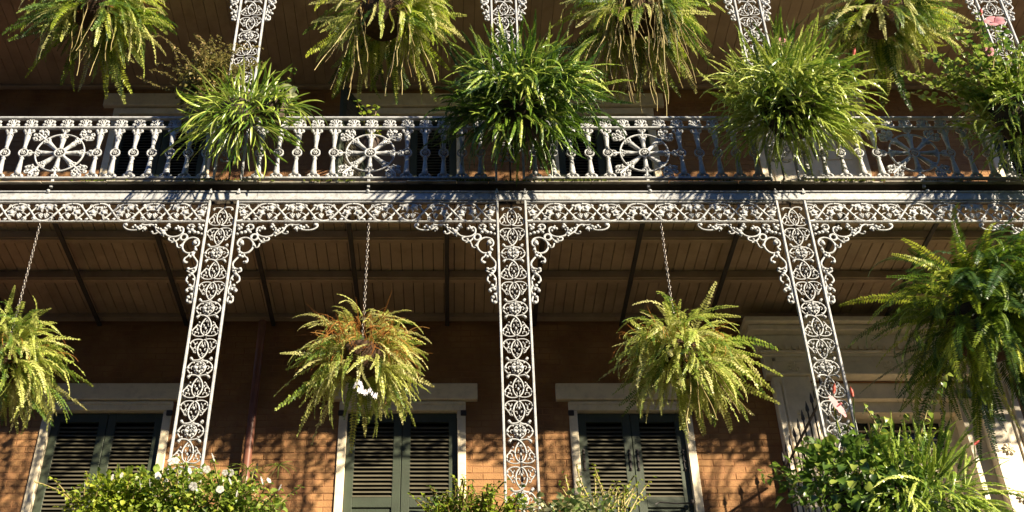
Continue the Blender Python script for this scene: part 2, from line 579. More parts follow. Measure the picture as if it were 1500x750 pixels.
for i, (c, h) in enumerate(up_win):
    f = MB()
    jw = 0.085
    f.box(c - h, c - h + jw, WY - 0.02, WY + 0.16, MID, 11.70, 0.006)
    f.box(c + h - jw, c + h, WY - 0.02, WY + 0.16, MID, 11.70, 0.006)
    f.box(c - h - 0.002, c + h + 0.002, WY - 0.024, WY + 0.16, 11.703, 11.797, 0.006)
    hb(f, "window_frame", TRIM)
    l = MB()
    l.box(c - h - 0.14, c + h + 0.14, WY - 0.055, WY + 0.05, 11.815, 12.02, 0.006)
    hb(l, "lintel", TRIM)
    k = MB()
    k.box(c - h, c + h, WY + 0.17, WY + 0.28, MID, 11.80)
    hb(k, "room_dark_backing", ROOM)
    a, b = c - h + jw + 0.004, c + h - jw - 0.004
    if i == 3:      # pale panelled door leaf instead of shutters
        d = MB()
        d.box(a, b, WY + 0.05, WY + 0.09, MID + 0.02, 11.69)
        for (u0, u1) in ((a + 0.07, c - 0.05), (c + 0.05, b - 0.07)):
            for (v0, v1) in ((MID + 0.2, 9.9), (10.05, 10.85), (11.0, 11.6)):
                d.box(u0, u1, WY + 0.035, WY + 0.0495, v0, v1, 0.006)
        hb(d, "door", STONE)
        continue
    zs = 10.45
    shutter(house, a, c - 0.003, MID + 0.02, 11.69, WY + (0.035 if i != 1 else -0.03), zs, 0 if i != 1 else radians(-118), None)
    shutter(house, c + 0.003, b, MID + 0.02, 11.69, WY + 0.035, zs, 0, 'r')
    if i == 1:
        d = MB()
        d.box(a, c, WY + 0.12, WY + 0.155, MID + 0.02, 11.69)
        d.box(a, a + 0.09, WY + 0.10, WY + 0.119, MID + 0.02, 11.69, 0.004)
        d.box(c - 0.09, c, WY + 0.10, WY + 0.119, MID + 0.02, 11.69, 0.004)
        d.box(a + 0.091, c - 0.091, WY + 0.10, WY + 0.119, 10.7, 10.79, 0.004)
        hb(d, "inner_door", INNER)

# the doorway with pilasters, rosettes and transom
x0, x1 = 3.34, 5.80
for (u0, u1, s) in ((3.345, 3.73, 1), (5.43, 5.795, -1)):
    pl = MB()
    pl.box(u0, u1, WY - 0.10, WY + 0.05, LOW, 7.895, 0.006)
    e0, e1 = (u0 - 0.012, u0 + 0.055) if s > 0 else (u1 - 0.055, u1 + 0.012)
    pl.box(e0, e1, WY - 0.135, WY - 0.101, LOW, 7.80, 0.008)
    e0, e1 = (u0 + 0.075, u0 + 0.10) if s > 0 else (u1 - 0.10, u1 - 0.075)
    pl.box(e0, e1, WY - 0.118, WY - 0.101, LOW, 7.86, 0.006)
    hb(pl, "pilaster", STONE)
en = MB()
en.box(3.28, 5.86, WY - 0.12, WY + 0.05, 7.90, 8.17, 0.006)
en.box(3.30, 5.84, WY - 0.14, WY - 0.121, 7.90, 7.93, 0.004)
en.box(3.26, 5.88, WY - 0.15, WY - 0.121, 8.12, 8.17, 0.006)
en.box(3.24, 5.90, WY - 0.18, WY - 0.151, 8.145, 8.17, 0.004)
en.box(3.36, 3.40, WY - 0.128, WY - 0.121, 7.95, 8.10, 0.002)
en.box(3.36, 5.78, WY - 0.128, WY - 0.1215, 8.06, 8.10, 0.002)
hb(en, "entablature", STONE)
co = MB()
co.box(3.22, 5.92, WY - 0.14, WY + 0.05, 8.175, 8.38, 0.006)
co.box(3.14, 6.00, WY - 0.24, WY + 0.05, 8.385, 8.45, 0.01)
co.box(3.10, 6.04, WY - 0.30, WY + 0.05, 8.455, 8.52, 0.01)
xx = 3.24
while xx < 5.9:
    co.box(xx, xx + 0.035, WY - 0.165, WY - 0.141, 8.19, 8.235)
    xx += 0.07
hb(co, "cornice", STONE)
rv = MB()   # stepped reveals
for (a, b, yf) in ((3.732, 3.90, 0.02), (3.90, 4.02, 0.20), (5.26, 5.428, 0.02), (5.14, 5.26, 0.20)):
    rv.box(a, b, WY + yf, WY + 0.45, LOW, 7.80)
rv.box(3.732, 5.428, WY + 0.02, WY + 0.45, 7.70, 7.895)
rv.box(3.90, 5.26, WY + 0.10, WY + 0.45, 7.58, 7.70)
hb(rv, "door_reveal", STONE)
dr = MB()
dr.box(4.02, 5.14, WY + 0.26, WY + 0.33, 7.12, 7.25, 0.008)
dr.box(4.02, 5.14, WY + 0.235, WY + 0.259, 7.20, 7.25, 0.006)
for (a, b) in ((4.02, 4.16), (4.46, 4.70), (5.0, 5.14)):
    dr.box(a, b, WY + 0.28, WY + 0.34, LOW, 7.119, 0.005)
dr.box(4.16, 5.0, WY + 0.282, WY + 0.33, 6.95, 7.118, 0.004)
dr.box(4.16, 5.0, WY + 0.282, WY + 0.33, LOW, 5.6, 0.004)
hb(dr, "door_frame", STONE)
gl = MB()
gl.box(4.02, 5.14, WY + 0.34, WY + 0.36, LOW, 7.70)
hb(gl, "glass_pane", GLASS)
bars = MB()
for zz in (7.38, 7.48):
    bars.box(4.02, 5.14, WY + 0.325, WY + 0.339, zz - 0.008, zz + 0.008)
for x in (4.4, 4.76):
    bars.box(x - 0.008, x + 0.008, WY + 0.326, WY + 0.3385, 7.25, 7.58)
hb(bars, "glazing_bar", TRIM)
def rosette_mesh():
    m = MB()
    for k in range(8):
        a = 2 * pi * k / 8
        m.blob((0.045 * cos(a), -0.008, 0.045 * sin(a)), 0.024, 0.014, 0.015, a)
        m.blob((0.024 * cos(a + .39), -0.014, 0.024 * sin(a + .39)), 0.014, 0.012, 0.009, a + .39)
    m.blob((0, -0.02, 0), 0.014, 0.014, 0.014)
    return m.mesh("rosette", STONE)
ro = rosette_mesh()
for (x, z) in ((3.575, 8.0), (3.59, 7.45), (3.59, 6.85), (3.59, 6.25), (4.58, 8.0), (5.58, 8.0), (5.575, 7.05), (5.575, 6.53), (5.575, 6.05), (5.575, 7.6)):
    yy = -0.121 if z > 7.9 else -0.101
    obj("rosette", ro, house, (x, yy, z), (0, rng.uniform(0, 1), 0))

# downpipe
p = MB()
p.tube([(0, 0, z) for z in (4.6, 5.5, 6.66, 6.70, 6.74, 7.6, 8.55)], [0.042, 0.042, 0.042, 0.055, 0.042, 0.042, 0.042], 10)
dp = thing("downpipe", "dark red rainwater pipe running down the wall beside the left column", "pipe", (-2.03, WY - 0.14, 0))
p.build("pipe", PIPE, dp)
p = MB()
p.box(-0.06, 0.09, 0.0, 0.13, 6.755, 6.785, 0.004); p.tube([(0.07, -0.02, 6.77), (0.11, -0.03, 6.78), (0.11, -0.03, 6.86)], 0.01)
p.build("bracket", DARKI, dp)

# ------------------------------------------------------------------ balcony floor between the storeys
balc = thing("balcony_floor", "upper balcony floor with a mossy pale ledge and boarded dark underside", "balcony", (0, 0, 8.7))
def bb(mb, name, m, **kw):
    ob = mb.build(name, m, balc, **kw)
    ob.location = (0, 0, -8.7)
    return ob
mb = MB(); mb.box(-9, 10, 0.131, WY + 0.005, 8.79, 8.902); bb(mb, "deck", DECK)
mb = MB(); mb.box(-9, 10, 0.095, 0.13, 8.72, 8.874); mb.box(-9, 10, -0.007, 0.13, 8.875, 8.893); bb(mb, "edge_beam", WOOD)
mb = MB(); mb.box(-9, 10, -0.03, 0.0, 8.676, 8.776, 0.006); mb.box(-9, 10, -0.045, -0.031, 8.762, 8.776, 0.003); bb(mb, "fascia", IRON)
x = -6.2
while x < 8.6:
    L = rng.uniform(0.22, 0.75)
    m1 = MB()
    dz = rng.uniform(-0.006, 0.006)
    m1.box(x, x + L - 0.006, -0.048 + rng.uniform(-0.012, 0.012), -0.008, 8.880, 8.897 + dz, 0.004)
    bb(m1, "ledge_stone", LEDGE)
    x += L
# boards of the underside
def board_mesh(wd, y0, y1):
    m = MB()
    m.box(-wd / 2, wd / 2, y0, y1, 0, 0.02, 0.003)
    return m.mesh("ceiling_board", CEIL)
bm_ = board_mesh(0.101, 0.065, 1.985)
x = -5.7
while x < 6.9:
    obj("ceiling_board", bm_, balc, (x, 0, -0.012 + rng.uniform(-0.0025, 0.0025)), (0, rng.uniform(-0.012, 0.012), 0))
    x += 0.107
for (ya, yb, zb) in ((0.46, 0.56, 8.60), (1.14, 1.24, 8.60), (1.93, 2.015, 8.63)):
    mb = MB(); mb.box(-6, 7.5, ya, yb, zb, 8.6865, 0.005); mb.box(-6, 7.5, ya + 0.02, yb - 0.02, zb - 0.012, zb - 0.001, 0.003); bb(mb, "ceiling_beam", CEIL)
for k in range(-6, 8):
    xk = -0.05 + 0.94 * k
    mb = MB(); mb.box(xk - 0.022, xk + 0.022, 0.065, 2.0, 8.560, 8.586, 0.004); mb.box(xk - 0.006, xk + 0.006, 0.065, 2.0, 8.5865, 8.6); bb(mb, "iron_joist", DARKI)

# floor of the lower balcony (its railing carries the flower boxes)
lb = MB(); lb.box(-9, 10, -0.10, WY + 0.005, 4.50, 4.6, 0.01)
lf = thing("lower_balcony_floor", "boarded floor of the lower balcony under the shuttered doors", "balcony", (0, 0, 4.5))
lo_ = lb.build("deck", DECK, lf); lo_.location = (0, 0, -4.5)

# roof over the upper balcony
roof = thing("balcony_roof", "brown boarded ceiling over the upper balcony with a pale bead along the wall", "balcony roof", (0, 0, 12.15))
bm3 = board_mesh(0.128, 0.05, 1.99)
x = -6.4
while x < 8.2:
    obj("ceiling_board", bm3, roof, (x, 0, 0.012 + rng.uniform(-0.002, 0.002)), (0, rng.uniform(-0.01, 0.01), 0))
    x += 0.132
mb = MB(); mb.box(-7, 9, 1.955, 2.02, -0.035, 0.0095, 0.008); mb.build("bead", CEIL, roof)
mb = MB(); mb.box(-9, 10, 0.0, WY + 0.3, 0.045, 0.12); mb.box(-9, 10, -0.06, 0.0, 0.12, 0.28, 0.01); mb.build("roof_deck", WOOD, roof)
mb = MB(); mb.box(-9, 10, -0.03, -0.001, 0.02, 0.118, 0.006); mb.build("fascia", IRON, roof)

# ------------------------------------------------------------------ cast iron
HW = 0.1335
def panel_mesh(half=False):
    """one period of the column lace; z runs down from 0 (junction) to -0.607"""
    U, V = 0.00096, 0.00110
    def q(pts, flip=False):
        return [((x - 210) * U, (y - 44 + (3 if y < 80 else 0)) * V) for x, y in pts]
    m = MB()
    paths = [
        ([(208, 64), (172, 55), (130, 58), (102, 74), (88, 100), (98, 130), (122, 142), (138, 128), (130, 112)], 0.0085),
        ([(205, 62), (178, 90), (163, 130), (166, 175), (190, 220), (228, 250), (268, 256), (296, 250), (306, 236), (294, 226)], 0.0095),
        ([(102, 130), (120, 158), (140, 165), (150, 152)], 0.007),
        ([(122, 150), (132, 180), (146, 186)], 0.006),
        ([(112, 76), (126, 96), (148, 96), (150, 80)], 0.006),
        ([(200, 84), (196, 108), (186, 120)], 0.005),
        ([(176, 150), (190, 150), (196, 170)], 0.005),
        ([(184, 200), (198, 196), (206, 214)], 0.005),
        ([(210, 262), (160, 264), (122, 280), (96, 325), (122, 366), (160, 388), (210, 392)], 0.009),
        ([(196, 270), (168, 290), (160, 325), (170, 356), (200, 380)], 0.007),
        ([(170, 322), (142, 306), (128, 320), (140, 336)], 0.006),
        ([(206, 300), (190, 312), (192, 336), (206, 346)], 0.006),
    ]
    blobs = [(172, 322, 0.026, 0.020, 0.4), (300, 238, 0.015, 0.015, 0), (104, 325, 0.017, 0.012, 0), (128, 246, 0.013, 0.013, 0), (150, 278, 0.011, 0.009, 0.5),
             (140, 372, 0.011, 0.009, -0.5), (146, 186, 0.009, 0.009, 0), (148, 152, 0.010, 0.008, 0.6), (160, 140, 0.008, 0.011, 0.4), (92, 104, 0.011, 0.013, 0),
             (136, 112, 0.009, 0.009, 0), (120, 92, 0.012, 0.008, 0.6), (186, 350, 0.014, 0.011, 0.8), (184, 296, 0.013, 0.011, -0.6), (190, 160, 0.006, 0.012, 0)]
    cb = [(210, 128, 0.012, 0.017), (210, 322, 0.014, 0.022), (210, 286, 0.012, 0.010), (210, 364, 0.012, 0.010), (210, 196, 0.006, 0.012)]
    mirrors = [(1, 1), (-1, 1)]
    zc = (325 - 47) * V
    for su, _ in mirrors:
        for sv in ((1,) if half else (1, -1)):
            for k, (pts, r) in enumerate(paths):
                if sv == -1 and k >= 8: continue
                if half and k >= 8: continue
                P = [(su * a, (b if sv == 1 else 2 * zc - b)) for a, b in q(pts)]
                P = cr(P, 3)
                n = len(P)
                m.tube([(a, (0.004 if su > 0 else -0.004), -b) for a, b in P], [r * 0.78 * (1 if i < n - 3 else 0.8) for i in range(n)], 5, 0.8)
            for (x, y, rx, rz, ro_) in blobs:
                if half and y > 256: continue
                if sv == -1 and y > 270: continue
                a, b = q([(x, y)])[0]
                b = b if sv == 1 else 2 * zc - b
                m.blob((su * a, -0.005, -b), rx, 0.012, rz, -su * sv * ro_, 6, 2)
    for (x, y, rx, rz) in cb:
        for sv in ((1,) if half else (1, -1)):
            if half and y > 256: continue
            a, b = q([(x, y)])[0]
            b = b if sv == 1 else 2 * zc - b
            m.blob((0, -0.008, -b), rx, 0.012, rz, 0, 6, 2)
    return m.mesh("scroll_panel", IRON)
PANEL = panel_mesh()
HALF = panel_mesh(True)
PH = 2 * (325 - 47) * 0.0011

def bracket_mesh(h=1.0):
    m = MB()
    def q(pts):
        return [((x - (45 + (y - 38) * 0.055)) * 0.00118 + 0.004, -(y - 38) * 0.00136 * h) for x, y in pts]
    paths = [
        ([(112, 214), (130, 226), (122, 196), (100, 190), (84, 206), (90, 232), (112, 246)], 0.011),
        ([(84, 206), (98, 178), (136, 166), (176, 178), (206, 212), (210, 254), (186, 290), (150, 300), (118, 288), (104, 264), (112, 252)], 0.012),
        ([(256, 90), (238, 76), (218, 92), (222, 128), (252, 152), (300, 160), (346, 146), (368, 112), (358, 90), (346, 100)], 0.012),
        ([(236, 165), (258, 190), (292, 196), (322, 188), (324, 168), (300, 166)], 0.011),
        ([(212, 212), (230, 250), (252, 244), (262, 212), (300, 206)], 0.010),
        ([(130, 76), (148, 54), (178, 58), (186, 84), (168, 98)], 0.011),
        ([(366, 150), (400, 128), (428, 106), (442, 74), (474, 54), (520, 58), (552, 52)], 0.012),
        ([(412, 118), (440, 134), (464, 126), (462, 112)], 0.010),
        ([(512, 94), (530, 72), (556, 92), (606, 102), (660, 96), (692, 72), (690, 50), (672, 52)], 0.011),
        ([(540, 108), (520, 96), (540, 84), (580, 76)], 0.009),
        ([(108, 286), (122, 318), (102, 344), (80, 378), (84, 410), (112, 428), (146, 432)], 0.012),
        ([(150, 300), (160, 326), (182, 340), (188, 368), (170, 380), (158, 368)], 0.011),
        ([(84, 408), (92, 446), (118, 470), (144, 490), (154, 524), (136, 544)], 0.011),
        ([(148, 424), (154, 446), (132, 458)], 0.010),
        ([(112, 470), (92, 500), (88, 548), (106, 580), (134, 588), (148, 606), (134, 618)], 0.010),
        ([(90, 560), (84, 610), (96, 648), (90, 688), (110, 706), (132, 692), (130, 664)], 0.011),
    ]
    for pts, r in paths:
        P = cr(q(pts), 3)
        m.tube(xz(P), r * 0.88, 5, 0.8)
    ringc = q([(208, 164)])[0]
    m.tube([(ringc[0] + 0.032 * cos(t), 0, ringc[1] + 0.034 * sin(t)) for t in [2 * pi * i / 12 for i in range(13)]], 0.0125, 5, 0.8, False)
    for (x, y, r) in [(66, 66, 15), (96, 58, 13), (76, 96, 14), (100, 128, 16), (70, 138, 12), (88, 84, 17), (148, 104, 19), (128, 122, 17), (168, 122, 14), (146, 78, 12),
                      (176, 66, 12), (116, 214, 19), (254, 88, 17), (276, 92, 14), (262, 72, 10), (240, 110, 11), (336, 58, 14), (330, 78, 13), (346, 70, 13), (384, 112, 18), (372, 134, 16), (398, 96, 12),
                      (362, 90, 12), (462, 122, 12), (528, 96, 14), (560, 72, 15), (584, 82, 15), (604, 66, 13), (676, 58, 16), (570, 96, 12), (620, 80, 10),
                      (142, 330, 15), (122, 322, 15), (178, 376, 15), (104, 272, 15), (130, 300, 12), (146, 432, 15), (118, 474, 17), (110, 452, 12), (132, 486, 13),
                      (120, 568, 15), (108, 598, 15), (140, 612, 14), (104, 640, 15), (124, 662, 16), (112, 702, 16), (100, 520, 11), (96, 430, 12), (268, 206, 12), (286, 186, 11), (224, 240, 12), (420, 90, 12), (440, 62, 11), (490, 66, 11)]:
        a, b = q([(x, y)])[0]
        m.blob((a, -0.004, b), r * 0.00125, 0.016, r * 0.0012, 0, 6, 2)
    # thin bars along the column and under the frieze
    return m.mesh("corner_bracket", IRON)
BRK = bracket_mesh()
BRK2 = bracket_mesh(0.80)

def rail_bar(z0, z1):
    m = MB()
    m.box(-0.0105, 0.0105, -0.022, 0.012, z0, z1, 0.004)
    return m.mesh("column_rail", IRON)

def make_column(x, z0, z1, label, brk, group, sides=(-1, 1), frz=0.25, knob=True):
    """lace column from z0 to z1 (under the fascia); brackets start frz + 0.1 below z1"""
    t = thing("lace_column", label, "column", (x, 0, z0), group)
    h = z1 - z0
    rb = rail_bar(0, h)
    for s in (-1, 1):
        r = obj("column_rail", rb, t, (s * HW, 0, 0))
        if knob:
            k = MB()
            k.blob((0, -0.035, h + 0.002), 0.014, 0.014, 0.020)
            k.blob((0, -0.036, h + 0.022), 0.007, 0.007, 0.012)
            k.box(-0.017, 0.017, -0.046, -0.024, h - 0.03, h - 0.005, 0.004)
            k.build("bolt_knob", IRON, r)
    zt = h - 0.105
    obj("scroll_panel", HALF, t, (0, 0, zt - 0.30), (pi, 0, 0))       # short piece at the head
    obj("scroll_panel", HALF, t, (0, 0, zt + 0.01 - 0.28), (0, 0, 0), (1, 1, 0.02)) if False else None
    zz = zt - 0.30
    while zz - PH > 0.0:
        obj("scroll_panel", PANEL, t, (0, 0, zz))
        zz -= PH
    if zz > 0.29:
        obj("scroll_panel", HALF, t, (0, 0, zz))
    rod = MB(); rod.tube([(0.006, 0.035, 0), (0.006, 0.035, h - 0.1)], 0.009, 6)
    rod.build("core_rod", DARKI, t)
    for s in sides:
        obj("corner_bracket", brk, t, (s * (HW + 0.006), 0, h - 0.105 - frz), (0, 0, 0), (s, 1, 1))
    return t

COLX = [-2.165, 0.562, 3.215, 5.850]
low_names = ["sunlit white cast iron lace column with corner brackets between leftmost shuttered door and brown downpipe",
             "central white cast iron lace column of the lower storey between the two shuttered windows",
             "lower lace column shaded blue by the big dark fern, standing before the stone doorway",
             "lower storey lace column at the right edge showing only its bracket tip"]
for x, nm in zip(COLX, low_names):
    make_column(x, LOW, 8.776, nm, BRK, "lower storey lace columns")
up_names = ["upper lace column rising out of the spiky plants left of the brown open shutter",
            "upper lace column rising out of the dense sword fern bush in the middle",
            "upper lace column rising out of the fern bush with a pink flower",
            "rightmost upper lace column above the pink hibiscus"]
for x, nm in zip(COLX, up_names):
    make_column(x, 8.93, 12.26, nm, BRK2, "upper storey lace columns")

# frieze
FZ0, FZ1 = 8.425, 8.668
def leaf_poly(r, a0):
    pts = []
    for k in range(10):
        a = a0 + 2 * pi * k / 10
        rr = r * (1.0 if k % 2 == 0 else 0.62)
        if k == 5: rr = r * 0.3
        pts.append((rr * cos(a), rr * sin(a)))
    return pts
def vine_mesh(kind, wd):
    m = MB()
    H = 0.225
    hw = wd / 2
    # crossing canes
    for s in (-1, 1):
        P = cr([(-s * hw * 1.0, -H * 0.47), (-s * hw * 0.62, -H * 0.40), (-s * hw * 0.25, -H * 0.16), (s * hw * 0.1, H * 0.12), (s * hw * 0.5, H * 0.38), (s * hw * 1.0, H * 0.46)], 3)
        m.tube([(a, 0.004 * s, b) for a, b in P], [0.0105] * len(P), 5, 0.8)
        # tendrils
        P = cr([(s * hw * 0.25, H * 0.2), (s * hw * 0.34, H * 0.42), (s * hw * 0.5, H * 0.30), (s * hw * 0.62, H * 0.22), (s * hw * 0.7, H * 0.34)], 3)
        m.tube(xz(P), 0.006, 4, 0.8)
        P = cr([(s * hw * 0.2, -H * 0.2), (s * hw * 0.42, -H * 0.06), (s * hw * 0.66, -H * 0.02)], 3)
        m.tube(xz(P), 0.006, 4, 0.8)
    def leaf(x, z, r, a):
        m.prism([(x + p, z + q) for p, q in leaf_poly(r, a)], -0.016, 0.004)
        m.blob((x, -0.016, z), r * 0.55, 0.010, r * 0.5, a, 6, 2)
    def grapes(x, z, r, a):
        for (dx, dz) in ((0, .9), (-.7, .4), (.7, .4), (-.4, -.3), (.4, -.3), (0, -1.0), (0, .2)):
            m.blob((x + (dx * cos(a) - dz * sin(a)) * r, -0.006, z + (dx * sin(a) + dz * cos(a)) * r), r * 0.62, 0.017, r * 0.62, 0, 5, 2)
    for s in (-1, 1):
        if kind == 0:
            leaf(s * hw * 0.60, -0.012, 0.048, 0.3 if s > 0 else 2.2)
            leaf(s * hw * 0.86, 0.040, 0.026, 1.0)
            grapes(s * hw * 0.52, -H * 0.33, 0.014, 0)
            m.blob((s * hw * 0.22, -0.004, -H * 0.38), 0.024, 0.014, 0.014, s * 0.4, 6, 2)
        else:
            leaf(s * hw * 0.72, H * 0.2, 0.048, 1.2 * s)
            grapes(s * hw * 0.80, -H * 0.20, 0.022, 0.1 * s)
            leaf(s * hw * 0.36, -H * 0.36, 0.024, 0.6)
            m.blob((s * hw * 0.30, -0.004, H * 0.34), 0.022, 0.014, 0.015, s * 0.6, 6, 2)
    return m.mesh("vine_panel", IRON)
VINES = {}
def make_frieze(x0, x1, n, zb, label, group):
    t = thing("vine_frieze", label, "iron frieze", ((x0 + x1) / 2, 0, zb), group)
    L = x1 - x0
    wd = L / n
    key = round(wd, 3)
    if key not in VINES: VINES[key] = (vine_mesh(0, wd), vine_mesh(1, wd))
    b = MB(); b.box(-L / 2, L / 2, -0.020, 0.010, 0, 0.014, 0.004); b.build("lower_bar", IRON, t)
    b = MB(); b.box(-L / 2, L / 2, -0.020, 0.004, 0.234, 0.2475, 0.004); b.build("upper_bar", IRON, t)
    k = MB(); k.blob((0, -0.035, 0.355), 0.022, 0.022, 0.020); k.box(-0.016, 0.016, -0.045, -0.0305, 0.335, 0.352, 0.003); k.build("knob", IRON, t)
    for i in range(n):
        obj("vine_panel", VINES[key][(i // 2 + i) % 2], t, (-L / 2 + (i + 0.5) * wd, 0, 0.124), (0, 0, 0), ((1 if i % 3 else -1), 1, 1))
    return t
E_ = HW + 0.014
ends = [-5.53] + COLX + [8.5]
fl = ["grapevine iron frieze over the leftmost shuttered door", "grapevine iron frieze between the left and middle columns over a hanging fern",
      "grapevine iron frieze between the middle and right columns over a hanging fern", "grapevine iron frieze over the doorway and the big dark fern",
      "grapevine iron frieze beyond the right edge column"]
for i in range(5):
    n = 12 if i == 0 else 9
    make_frieze(ends[i] + E_, ends[i + 1] - E_, n, FZ0 - 0.004, fl[i], "lower storey friezes")
fu = ["top grapevine frieze over the leftmost hanging fern of the upper storey", "top grapevine frieze over the fern with dangling pale runners", "top grapevine frieze over the fern with many hanging roots",
      "top grapevine frieze over the upper fern near the right edge", "top grapevine frieze beyond the right edge"]
for i in range(5):
    n = 12 if i == 0 else 9
    make_frieze(ends[i] + E_, ends[i + 1] - E_, n, 11.91, fu[i], "upper storey friezes")

# railings
def baluster_mesh():
    m = MB()
    H = 0.63
    m.lathe([(0.016, 0.035), (0.030, 0.052), (0.034, 0.075), (0.026, 0.09), (0.029, 0.10), (0.021, 0.19), (0.017, 0.235), (0.024, 0.243), (0.024, 0.252), (0.013, 0.262), (0.013, 0.28)], 8, fy=0.85)
    m.lathe([(0.013, 0.36), (0.013, 0.372), (0.022, 0.382), (0.022, 0.392), (0.017, 0.40), (0.024, 0.47), (0.030, 0.525), (0.027, 0.545), (0.034, 0.555), (0.030, 0.572), (0.018, 0.585), (0.016, 0.632)], 8, fy=0.85)
    for s in (-1, 1):
        m.tube(xz(cr([(0.0, 0.06), (s * 0.03, 0.048), (s * 0.052, 0.03), (s * 0.048, 0.010), (s * 0.028, 0.008), (s * 0.026, 0.024)], 3)), 0.010, 5, 1.3)
        m.blob((s * 0.040, -0.004, 0.022), 0.014, 0.018, 0.013)
        m.tube(xz(cr([(0.0, 0.568), (s * 0.03, 0.585), (s * 0.050, 0.602), (s * 0.044, 0.620), (s * 0.026, 0.612)], 3)), 0.009, 5, 1.3)
        m.blob((s * 0.040, -0.004, 0.604), 0.013, 0.016, 0.013)
        m.blob((s * 0.022, -0.012, 0.555), 0.012, 0.012, 0.016)
    m.blob((0, -0.006, 0.012), 0.016, 0.016, 0.014)
    m.tube([(0.044 * cos(t), 0, 0.32 + 0.047 * sin(t)) for t in [2 * pi * i / 14 for i in range(15)]], 0.0095, 5, 1.3, False)
    for k in range(6):
        a = 2 * pi * k / 6
        m.blob((0.017 * cos(a), -0.006, 0.32 + 0.017 * sin(a)), 0.012, 0.014, 0.009, a, 5, 2)
    m.blob((0, -0.014, 0.32), 0.010, 0.010, 0.010)
    return m.mesh("baluster", IRON)
def fleur_mesh():
    m = MB()
    m.blob((0, -0.004, 0.07), 0.012, 0.013, 0.040)
    for s in (-1, 1):
        m.tube(xz(cr([(0, 0.01), (s * 0.016, 0.05), (s * 0.034, 0.088), (s * 0.052, 0.078), (s * 0.046, 0.060)], 3)), 0.009, 5, 1.2)
        m.tube(xz(cr([(0, 0.008), (s * 0.030, 0.030), (s * 0.054, 0.042), (s * 0.060, 0.024), (s * 0.044, 0.014)], 3)), 0.009, 5, 1.2)
        m.blob((s * 0.044, -0.004, 0.066), 0.012, 0.014, 0.012)
        m.blob((s * 0.050, -0.004, 0.026), 0.012, 0.014, 0.011)
        m.blob((s * 0.018, -0.006, 0.088), 0.010, 0.012, 0.012)
    return m.mesh("palmette", IRON)
def ring_mesh():
    m = MB()
    for R, r in ((0.238, 0.0095), (0.052, 0.011)):
        n = 40 if R > 0.1 else 16
        m.tube([(R * cos(t), -0.004, R * sin(t)) for t in [2 * pi * i / n for i in range(n + 1)]], r, 5, 1.2, False)
    for k in range(6):
        a = 2 * pi * k / 6
        m.blob((0.022 * cos(a), -0.010, 0.022 * sin(a)), 0.016, 0.014, 0.011, a, 5, 2)
    m.blob((0, -0.02, 0), 0.012, 0.012, 0.012)
    return m.mesh("wheel", IRON)
def spoke_mesh(L):
    """along +x from hub to the edge of the panel, with a leafy end outside the ring"""
    m = MB()
    pr = [(0.055, 0.017), (0.13, 0.022), (0.165, 0.027), (0.172, 0.022), (0.178, 0.030), (0.19, 0.020), (0.215, 0.014), (0.245, 0.014), (L - 0.02, 0.010)]
    m.tube([(a, 0, 0) for a, _ in pr], [b for _, b in pr], 8)
    for s in (-1, 1):
        m.tube(xz(cr([(0.182, 0), (0.20, s * 0.026), (0.225, s * 0.040), (0.232, s * 0.022), (0.216, s * 0.018)], 3)), 0.008, 5, 1.2)
        m.blob((0.222, -0.006, s * 0.026), 0.014, 0.014, 0.011)
        m.blob((0.198, -0.008, s * 0.016), 0.013, 0.014, 0.011)
        if L > 0.36:
            m.tube(xz(cr([(0.27, 0), (0.285, s * 0.05), (0.32, s * 0.082), (0.345, s * 0.064), (0.325, s * 0.045)], 3)), 0.010, 5, 1.2)
            m.tube(xz(cr([(0.29, 0), (0.33, s * 0.028), (0.372, s * 0.050), (0.384, s * 0.024), (0.362, s * 0.018)], 3)), 0.009, 5, 1.2)
            for (px, pz, r) in ((0.318, 0.06, 0.018), (0.300, 0.030, 0.016), (0.355, 0.030, 0.016), (0.278, 0.052, 0.013), (0.34, 0.078, 0.014)):
                m.blob((px, -0.006, s * pz), r, 0.015, r * 0.8, 0, 6, 2)
        else:
            m.tube(xz(cr([(0.268, 0), (0.285, s * 0.026), (0.308, s * 0.034), (0.312, s * 0.014)], 3)), 0.008, 5, 1.2)
            m.blob((0.292, -0.006, s * 0.022), 0.013, 0.013, 0.011)
    return m.mesh("spoke", IRON)
BAL, FLEUR, RING = baluster_mesh(), fleur_mesh(), ring_mesh()
SP_S, SP_D = spoke_mesh(0.325), spoke_mesh(0.385)
def make_railing(x0, x1, zb, label, group):
    """zb = underside of the bottom rail"""
    cx = (x0 + x1) / 2
    L = x1 - x0
    t = thing("balcony_railing", label, "railing", (cx, 0, zb), group)
    for nm, z0, z1, d in (("bottom_rail", 0, 0.022, 0.026), ("middle_rail", 0.655, 0.677, 0.024), ("top_rail", 0.782, 0.806, 0.030)):
        b = MB(); b.box(-L / 2, L / 2, -d, d * 0.7, z0, z1, 0.005); b.build(nm, IRON, t)
    f = MB(); f.box(-0.014, 0.014, -0.014, 0.014, -0.10, -0.001, 0.003); f.build("foot", IRON, t)
    n = int((L / 2 - 0.05) / 0.18)
    for k in range(-n, n + 1):
        obj("palmette", FLEUR, t, (k * 0.18, 0, 0.679))
        if abs(k) >= 2:
            obj("baluster", BAL, t, (k * 0.18, 0, 0.022))
    wh = obj("wheel", RING, t, (0, 0, 0.338))
    for k in range(8):
        a = k * pi / 4
        d = k % 2
        obj("spoke", SP_D if d else SP_S, wh, (0, 0, 0), (0, -a, 0))
    return t
rl = ["white balcony railing at the far left with a sunlit wheel ornament", "balcony railing whose wheel ornament stands before the doors with one open shutter",
      "balcony railing with a blue shaded wheel between the two dense fern bushes", "balcony railing at the right with a dark blue wheel before bare wall"]
